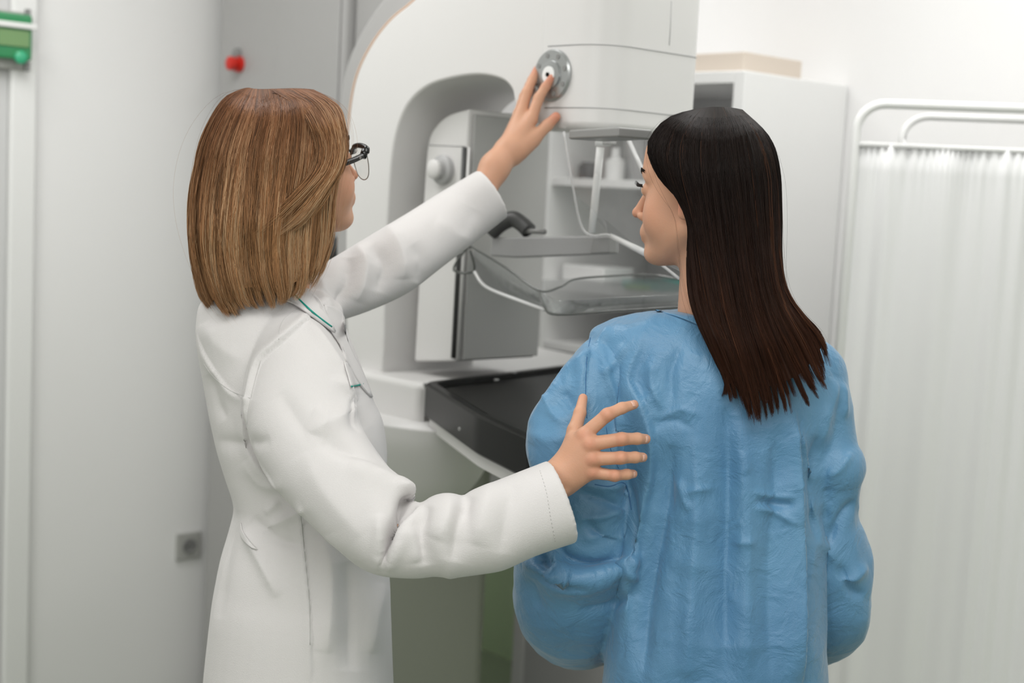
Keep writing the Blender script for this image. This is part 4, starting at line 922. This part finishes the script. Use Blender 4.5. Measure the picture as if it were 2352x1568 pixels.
# raised hand at the dial
HU = dict(arm=[(P(1088, 476, 2.505), P(1136, 385, 2.54), .024, .0235), (P(1136, 385, 2.54), P(1162, 350, 2.56), .0235, .024)], palm=[], fingers=[])
k2 = [(1220, 275, 2.575), (1198, 258, 2.59), (1192, 262, 2.615), (1190, 270, 2.64)]
for a, b, r1, r2 in zip([(1178, 340, 2.56), (1166, 340, 2.565), (1164, 340, 2.58), (1164, 345, 2.59)], k2, (17, 17, 15, 14), (11.5, 11.5, 11, 10)): HU['palm'].append((P(*a), P(*b), r1/1000, r2/1000))
HU['palm'].append((P(1180, 355, 2.56), P(1222, 322, 2.57), .018, .015))
HU['fingers'] = [finger([k2[0], (1237, 226, 2.585), (1253, 200, 2.587), (1268, 178, 2.582)], (11.2, 9.5, 8.4, 6.8)),
    finger([k2[1], (1210, 213, 2.60), (1222, 185, 2.615), (1233, 160, 2.625)], (11.2, 9.6, 8.6, 7.0)),
    finger([k2[2], (1204, 222, 2.63), (1216, 196, 2.64), (1227, 176, 2.645)], (10.5, 9.0, 8.0, 6.6)),
    finger([k2[3], (1198, 236, 2.655), (1206, 215, 2.665), (1215, 200, 2.67)], (9.5, 8.0, 7.0, 6.0)),
    finger([(1195, 345, 2.56), (1232, 312, 2.57), (1257, 288, 2.575), (1277, 268, 2.575)], (16, 12, 10.5, 8.6))]
lo_, hi_ = P(1050, 470, 2.7), P(1300, 130, 2.45)
parts.append(surface_nets(lambda X: hand_sdf(X, HU), np.minimum(lo_, hi_)-.04, np.maximum(lo_, hi_)+.04, .0022))
S1, E1 = P(672, 870, 2.11), P(880, 1240, 1.975); S2, E2 = P(700, 705, 2.24), P(890, 612, 2.37)
dx, dy = -.335, 2.21
def f_body(X):
    d = sd_cone(X, S1, S2, .036, .024); d = smin(d, sd_ell(X, (dx+.01, dy, 1.20), (.095, .075, .20)), .03); d = smin(d, sd_ell(X, (dx+.015, dy, .90), (.095, .10, .16)), .03)
    d = smin(d, sd_cone(X, neck1+ZV*.03, (dx-.02, dy, 1.28), .050, .052), .02)
    for s in (-1, 1): d = smin(d, sd_cone(X, (dx+s*.06, dy-s*.03, .86), (dx+s*.07, dy-s*.03, .48), .066, .050), .03); d = smin(d, sd_cone(X, (dx+s*.07, dy-s*.03, .48), (dx+s*.075, dy-s*.03, .09), .050, .034), .02); d = smin(d, sd_cone(X, (dx+s*.075, dy-s*.03, .05), (dx+s*.085+.11, dy-s*.03+.07, .03), .034, .026), .02)
    for a, b, c in ((S1, E1, P(1215, 1130, 1.985)), (S2, E2, P(1088, 476, 2.505))): d = smin(d, sd_cone(X, a, b, .027, .030), .01); d = smin(d, sd_cone(X, b, c, .030, .026), .01)
    return d
BODY = surface_nets(f_body, (-.62, 1.9, .0), (.10, 2.62, 1.66), .010)
eye_set(dh, DM, dsc, (1, -1), .024)
# glasses
gl = mesh_obj('glasses', *merge_VF([tube_VF(catmull([dh(s*.064, .095, .004), dh(s*.060, .099, .011), dh(s*.038, .102, .014), dh(s*.020, .104, .010), dh(s*.011, .105, .001)], 5), [.0052]*5+[.0042]*10+[.0028]*6, 8) for s in (1, -1)]+[tube_VF([dh(-.011, .105, .002), dh(0, .108, .005), dh(.011, .105, .002)], .0022, 8)]+[(obox_v := None) or tube_VF([dh(s*.062, .096, .008), dh(s*.063, .088, -.002)], .0058, 8) for s in (1, -1)]), mat('black_frame', (.006, .006, .006), .25), root)
M_BLK = gl.data.materials[0]; M_LENS = clear_mat('lens', (.97, .98, .97), alpha=.03); M_WIRE = mat('wire_rim', (.3, .3, .28), .3, metal=.9)
for s in (1, -1):
    tp_ = catmull([dh(s*.062, .092, .001), dh(s*.070, .062, -.002), dh(s*.0765, .02, -.004), dh(s*.0775, -.005, -.006), dh(s*.074, -.03, -.022)], 5)
    tube('temple', tp_, [.0046]*12+[.0034]*(len(tp_)-12), M_BLK, gl, k=8)
    lathe('rivet', dh(s*.0705, .078, .000), DM[:, 0]*s, [(0, .0025), (.0008, .002)], M_STEEL, gl, k=12)
    rim = catmull([dh(s*.062, .097, .006), dh(s*.063, .097, -.014), dh(s*.056, .098, -.033), dh(s*.040, .100, -.040), dh(s*.022, .103, -.033), dh(s*.012, .105, -.008)], 5)
    tube('wire_rim', rim, .0008, M_WIRE, gl, k=6)
    loop = rim+catmull([dh(s*.012, .105, .002), dh(s*.022, .104, .009), dh(s*.038, .102, .013), dh(s*.058, .099, .010)], 4)
    c_ = np.mean(loop, axis=0); mesh_obj('lens', loop+[c_], [(i, (i+1) % len(loop), len(loop)) for i in range(len(loop))], M_LENS, gl)
# ---- coat
def cloth_mat():
    m = mat('white_coat_cloth', (.65, .63, .625), .8, bump=.25, bscale=700, var=.008, vscale=5, sheen=.1); return m
M_COAT = cloth_mat()
rows = [(655, 590, 715, 2.20, .075), (690, 475, 780, 2.19, .095), (740, 455, 792, 2.19, .110), (800, 459, 815, 2.19, .115), (860, 470, 838, 2.19, .12), (915, 479, 857, 2.19, .12), (960, 486, 876, 2.19, .12), (1030, 501, 886, 2.19, .12), (1090, 519, 884, 2.19, .115), (1160, 541, 880, 2.19, .115), (1210, 533, 884, 2.19, .12), (1280, 513, 890, 2.19, .13), (1340, 501, 896, 2.19, .135), (1410, 490, 898, 2.19, .14), (1600, 470, 905, 2.20, .15), (2050, 430, 930, 2.20, .17)]
torso = rows_loft(rows, 0.0)
near = arm_loft([(640, 760, 2.13, 70), (672, 810, 2.11, 98), (690, 880, 2.09, 118), (696, 970, 2.06, 127), (730, 1045, 2.03, 121), (790, 1120, 2.00, 112), (845, 1180, 1.98, 106), (890, 1225, 1.965, 98), (945, 1242, 1.955, 84), (985, 1236, 1.955, 86), (1025, 1228, 1.955, 99), (1075, 1228, 1.957, 90), (1120, 1214, 1.96, 98), (1195, 1184, 1.97, 95), (1291, 1150, 1.98, 98)], cuff=.86)
far = arm_loft([(690, 700, 2.22, 62), (760, 672, 2.28, 70), (830, 640, 2.33, 76), (895, 606, 2.37, 80), (960, 562, 2.42, 76), (1050, 500, 2.495, 68), (1131, 446, 2.515, 62)], cuff=.86)
V, F = fuse([torso, near, far], .0030, 5)
N = vnormals(V, F); V += N*(vnoise(V, 9, 11)*.0022)[:, None]
cf = [
 # shoulder seam and yoke
 ([(740, 700), (640, 790), (600, 830), (578, 900), (566, 975), (580, 1040), (640, 1125)], .007, 9, 's'),
 ([(455, 770), (480, 830), (530, 900), (575, 915)], .003, 7, 's'), ([(480, 860), (500, 930), (520, 960)], -.004, 14),
 # folds on the upper sleeve
 ([(640, 900), (700, 985), (760, 1010)], -.004, 20), ([(700, 1000), (780, 960), (830, 930)], .006, 24), ([(740, 1010), (830, 1050), (880, 1080)], -.007, 20), ([(820, 900), (815, 960), (830, 990)], -.006, 14), ([(720, 940), (760, 960)], .003, 18), ([(760, 870), (800, 900), (815, 940)], .004, 14),
 ([(700, 1040), (740, 1120), (830, 1230)], .004, 30), ([(800, 1060), (880, 1095), (945, 1130)], .008, 22),
 # crook of the elbow
 ([(950, 1135), (925, 1180), (900, 1230), (880, 1290)], -.030, 12), ([(905, 1110), (948, 1128), (955, 1150)], .012, 16), ([(960, 1150), (935, 1200), (915, 1260), (890, 1310)], .008, 14), ([(870, 1180), (870, 1250), (868, 1310)], .006, 14),
 # forearm folds
 ([(985, 1160), (965, 1220), (975, 1300)], -.007, 17), ([(1030, 1130), (1030, 1180), (1005, 1240)], .005, 26), ([(1085, 1138), (1062, 1190), (1040, 1290)], -.007, 20), ([(1130, 1105), (1110, 1180), (1090, 1250)], .005, 28), ([(1180, 1110), (1165, 1180), (1150, 1270)], -.004, 22), ([(940, 1210), (960, 1290)], .004, 14),
 # torso folds
 ([(500, 1010), (560, 1020), (620, 1010)], -.004, 16), ([(560, 1060), (600, 1110), (650, 1120)], .004, 16), ([(600, 1220), (660, 1190), (700, 1170)], .005, 14), ([(580, 1190), (640, 1240), (700, 1250)], -.006, 16), ([(560, 1215), (600, 1290), (640, 1370)], .006, 14), ([(690, 1170), (700, 1280), (712, 1420), (715, 1560)], .003, 7, 's'), ([(740, 1230), (760, 1330), (750, 1500)], .008, 26), ([(800, 1290), (810, 1400), (805, 1540)], -.008, 26), ([(880, 1340), (860, 1420), (850, 1500)], .006, 20), ([(545, 1170), (520, 1280), (500, 1420)], -.004, 16), ([(640, 1150), (610, 1180)], .004, 12),
 ([(470, 740), (500, 790), (560, 830)], .004, 30), ([(690, 720), (740, 780), (790, 860), (815, 940)], .006, 12), 
 # far sleeve
 ([(820, 565), (838, 610), (815, 690)], .009, 18), ([(800, 590), (800, 650), (770, 700)], -.008, 14), ([(890, 520), (920, 580), (925, 640)], .008, 20), ([(855, 560), (885, 610), (870, 670)], -.007, 16), ([(950, 560), (970, 600), (960, 650)], -.005, 16), ([(1000, 510), (1060, 540), (1080, 550)], .003, 26), ([(735, 640), (740, 680), (760, 710)], .007, 14), ([(1090, 480), (1060, 540)], -.002, 20)]
V = apply_folds(V, F, cf, dmax=2.60, gain=1.35)
V = relax(V, F, 1, .3)
coat = mesh_obj('white_coat', V, F, M_COAT, root)
cb = bvh_of(V, F)
Vb, Fb = BODY; mk = Vb[:, 2] > .62; Vb[mk] = tuck(Vb[mk], cb); parts.append((Vb, Fb)); Vb, Fb = join_np(parts); body = mesh_obj('body', Vb, Fb, SKIN, root)
flush(body, Vb, face_spots(dh)+[(P(q[0]+3, q[1], q[2]-.009), .010, .42) for q in kn]+[(c, .0095, .38) for c, _ in HL['knuckles'][5:]]+[(ch[-1][0], .009, .35) for ch in HL['fingers']]+[(ch[-1][0], .016, .75) for ch in HU['fingers']])
M_NAIL = mat('fingernail', (.70, .42, .33), .25, coat=.3)
for ch, nn in zip(fn[:4], ((.15, -.9, .5), (.45, -.9, .05), (.45, -.9, .0), (.45, -.9, -.05))):
    nail('fingernail', ch[-2][0], ch[-1][0], ch[-1][1], np.array(nn), M_NAIL, body)
M_TEAL = mat('teal_piping', (.0, .28, .22), .5); M_STI = mat('stitch_thread', (.55, .54, .53), .8)
col_ = patch('collar', cb, ([(640, 668), (672, 662), (700, 660), (735, 690), (770, 760)], [(640, 690), (655, 690), (680, 700), (725, 732), (768, 764)]), M_COAT, coat, .010, .003, sm=6)
stroke('piping', cb, [(664, 662), (690, 690), (725, 722), (762, 750)], .0014, M_TEAL, col_, .0125, fb=2.1)
lap = patch('lapel', cb, ([(745, 700), (770, 705), (790, 730), (800, 790), (835, 860), (855, 912)], [(740, 720), (762, 762), (780, 790), (795, 830), (825, 880), (850, 910)]), M_COAT, coat, .006, .003, sm=6)
pk = patch('chest_pocket', cb, ([(790, 830), (812, 840), (835, 878)], [(806, 888), (820, 885), (836, 881)]), M_COAT, coat, .004, .0015)
stroke('piping', cb, [(807, 887), (820, 885), (834, 881)], .0012, M_TEAL, pk, .006)
for s_ in ([(598, 828), (584, 880), (571, 940), (567, 985)], [(468, 835), (490, 865), (530, 897), (574, 914)], [(690, 1172), (698, 1260), (710, 1380), (712, 1480)], [(700, 700), (650, 735), (640, 780)], [(553, 1205), (556, 1225), (575, 1257), (592, 1262)]):
    stroke('seam', cb, s_, .0006, M_STI, coat, .0002)
cuff_l = [(1240, 1080), (1255, 1130), (1265, 1190), (1276, 1245)]
pts = catmull([np.array(p, float) for p in cuff_l], 14)
for i in range(0, len(pts)-1, 2): stroke('stitch', cb, [pts[i], pts[i+1]], .0004, M_STI, coat, .0003, n=2)
pw = patch('side_pocket', cb, ([(553, 1200), (560, 1225), (590, 1262)], [(551, 1212), (556, 1236), (578, 1258)]), M_COAT, coat, .003, .002)
# trousers, shoes
M_TR = mat('pale_trousers', (.7, .7, .7), .8)
Vt, Ft = fuse([loft([(np.array([dx+s*.07, dy-s*.03, z]), np.array([r_, 0, 0]), np.array([0, r_, 0])) for z, r_ in ((.80, .062), (.6, .066), (.4, .062), (.1, .058))]) for s in (-1, 1)], .01, 2)
mesh_obj('trousers', Vt, Ft, M_TR, root)
for s in (-1, 1):
    a, b = np.array([dx+s*.075-.03, dy-s*.03-.02, .045]), np.array([dx+s*.085+.13, dy-s*.03+.085, .035])
    Vs, Fs = surface_nets(lambda X: smax(sd_cone(X, a, b, .046, .042), .004-X[..., 2], .004), np.minimum(a, b)-.07, np.maximum(a, b)+.07, .005); mesh_obj('shoe', Vs, Fs, M_SHOE, root)
# ---- hair
DG = [[(560, 203), (510, 228), (466, 310), (441, 420), (436, 520), (447, 610), (468, 680), (500, 718), (525, 733)],
 [(570, 202), (530, 240), (490, 330), (470, 430), (465, 530), (474, 620), (498, 690), (530, 734)],
 [(580, 204), (560, 250), (530, 340), (515, 440), (510, 540), (520, 620), (540, 690), (555, 716)],
 [(600, 205), (600, 260), (580, 350), (570, 450), (565, 550), (573, 640), (590, 695), (600, 706)],
 [(635, 204), (650, 260), (640, 350), (630, 450), (620, 550), (625, 640), (637, 690), (632, 708)],
 [(670, 203), (705, 260), (705, 350), (690, 450), (680, 550), (680, 620), (676, 670), (660, 696)],
 [(700, 204), (748, 255), (760, 350), (745, 450), (733, 550), (724, 600), (710, 650), (698, 672)],
 [(720, 206), (779, 245), (795, 320), (778, 400), (768, 470), (764, 540), (745, 600), (727, 630), (708, 655)]]
DS = [[(620, 206), (690, 250), (728, 320), (725, 385), (680, 445), (620, 500), (575, 540)],
 [(650, 205), (715, 245), (752, 315), (752, 380), (710, 440), (655, 500), (595, 552)],
 [(680, 204), (745, 245), (774, 312), (772, 380), (735, 440), (690, 500), (640, 540)],
 [(705, 206), (772, 242), (792, 312), (786, 375), (762, 430), (725, 490), (690, 530)]]
def dmD(t): return np.interp(t, [0, .15, .5, .8, 1], [2.18, 2.165, 2.16, 2.145, 2.12])
def blD(t): return np.interp(t, [0, .03, .1, .3, .6, .85, 1], [.004, .055, .10, .125, .12, .085, .05])
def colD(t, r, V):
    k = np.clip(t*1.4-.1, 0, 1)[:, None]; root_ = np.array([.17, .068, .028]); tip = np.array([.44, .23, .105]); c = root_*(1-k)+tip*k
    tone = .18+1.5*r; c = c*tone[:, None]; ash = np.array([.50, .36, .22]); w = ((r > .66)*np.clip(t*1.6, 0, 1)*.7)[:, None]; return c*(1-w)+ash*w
GD = guide_grid(DG, 30, dmD, blD)
GS = guide_grid(DS, 30, lambda t: np.interp(t, [0, .1, .3, .6, 1], [2.14, 2.11, 2.052, 2.038, 2.046]), lambda t: np.interp(t, [0, .2, .5, 1], [0, .01, .014, .006]))
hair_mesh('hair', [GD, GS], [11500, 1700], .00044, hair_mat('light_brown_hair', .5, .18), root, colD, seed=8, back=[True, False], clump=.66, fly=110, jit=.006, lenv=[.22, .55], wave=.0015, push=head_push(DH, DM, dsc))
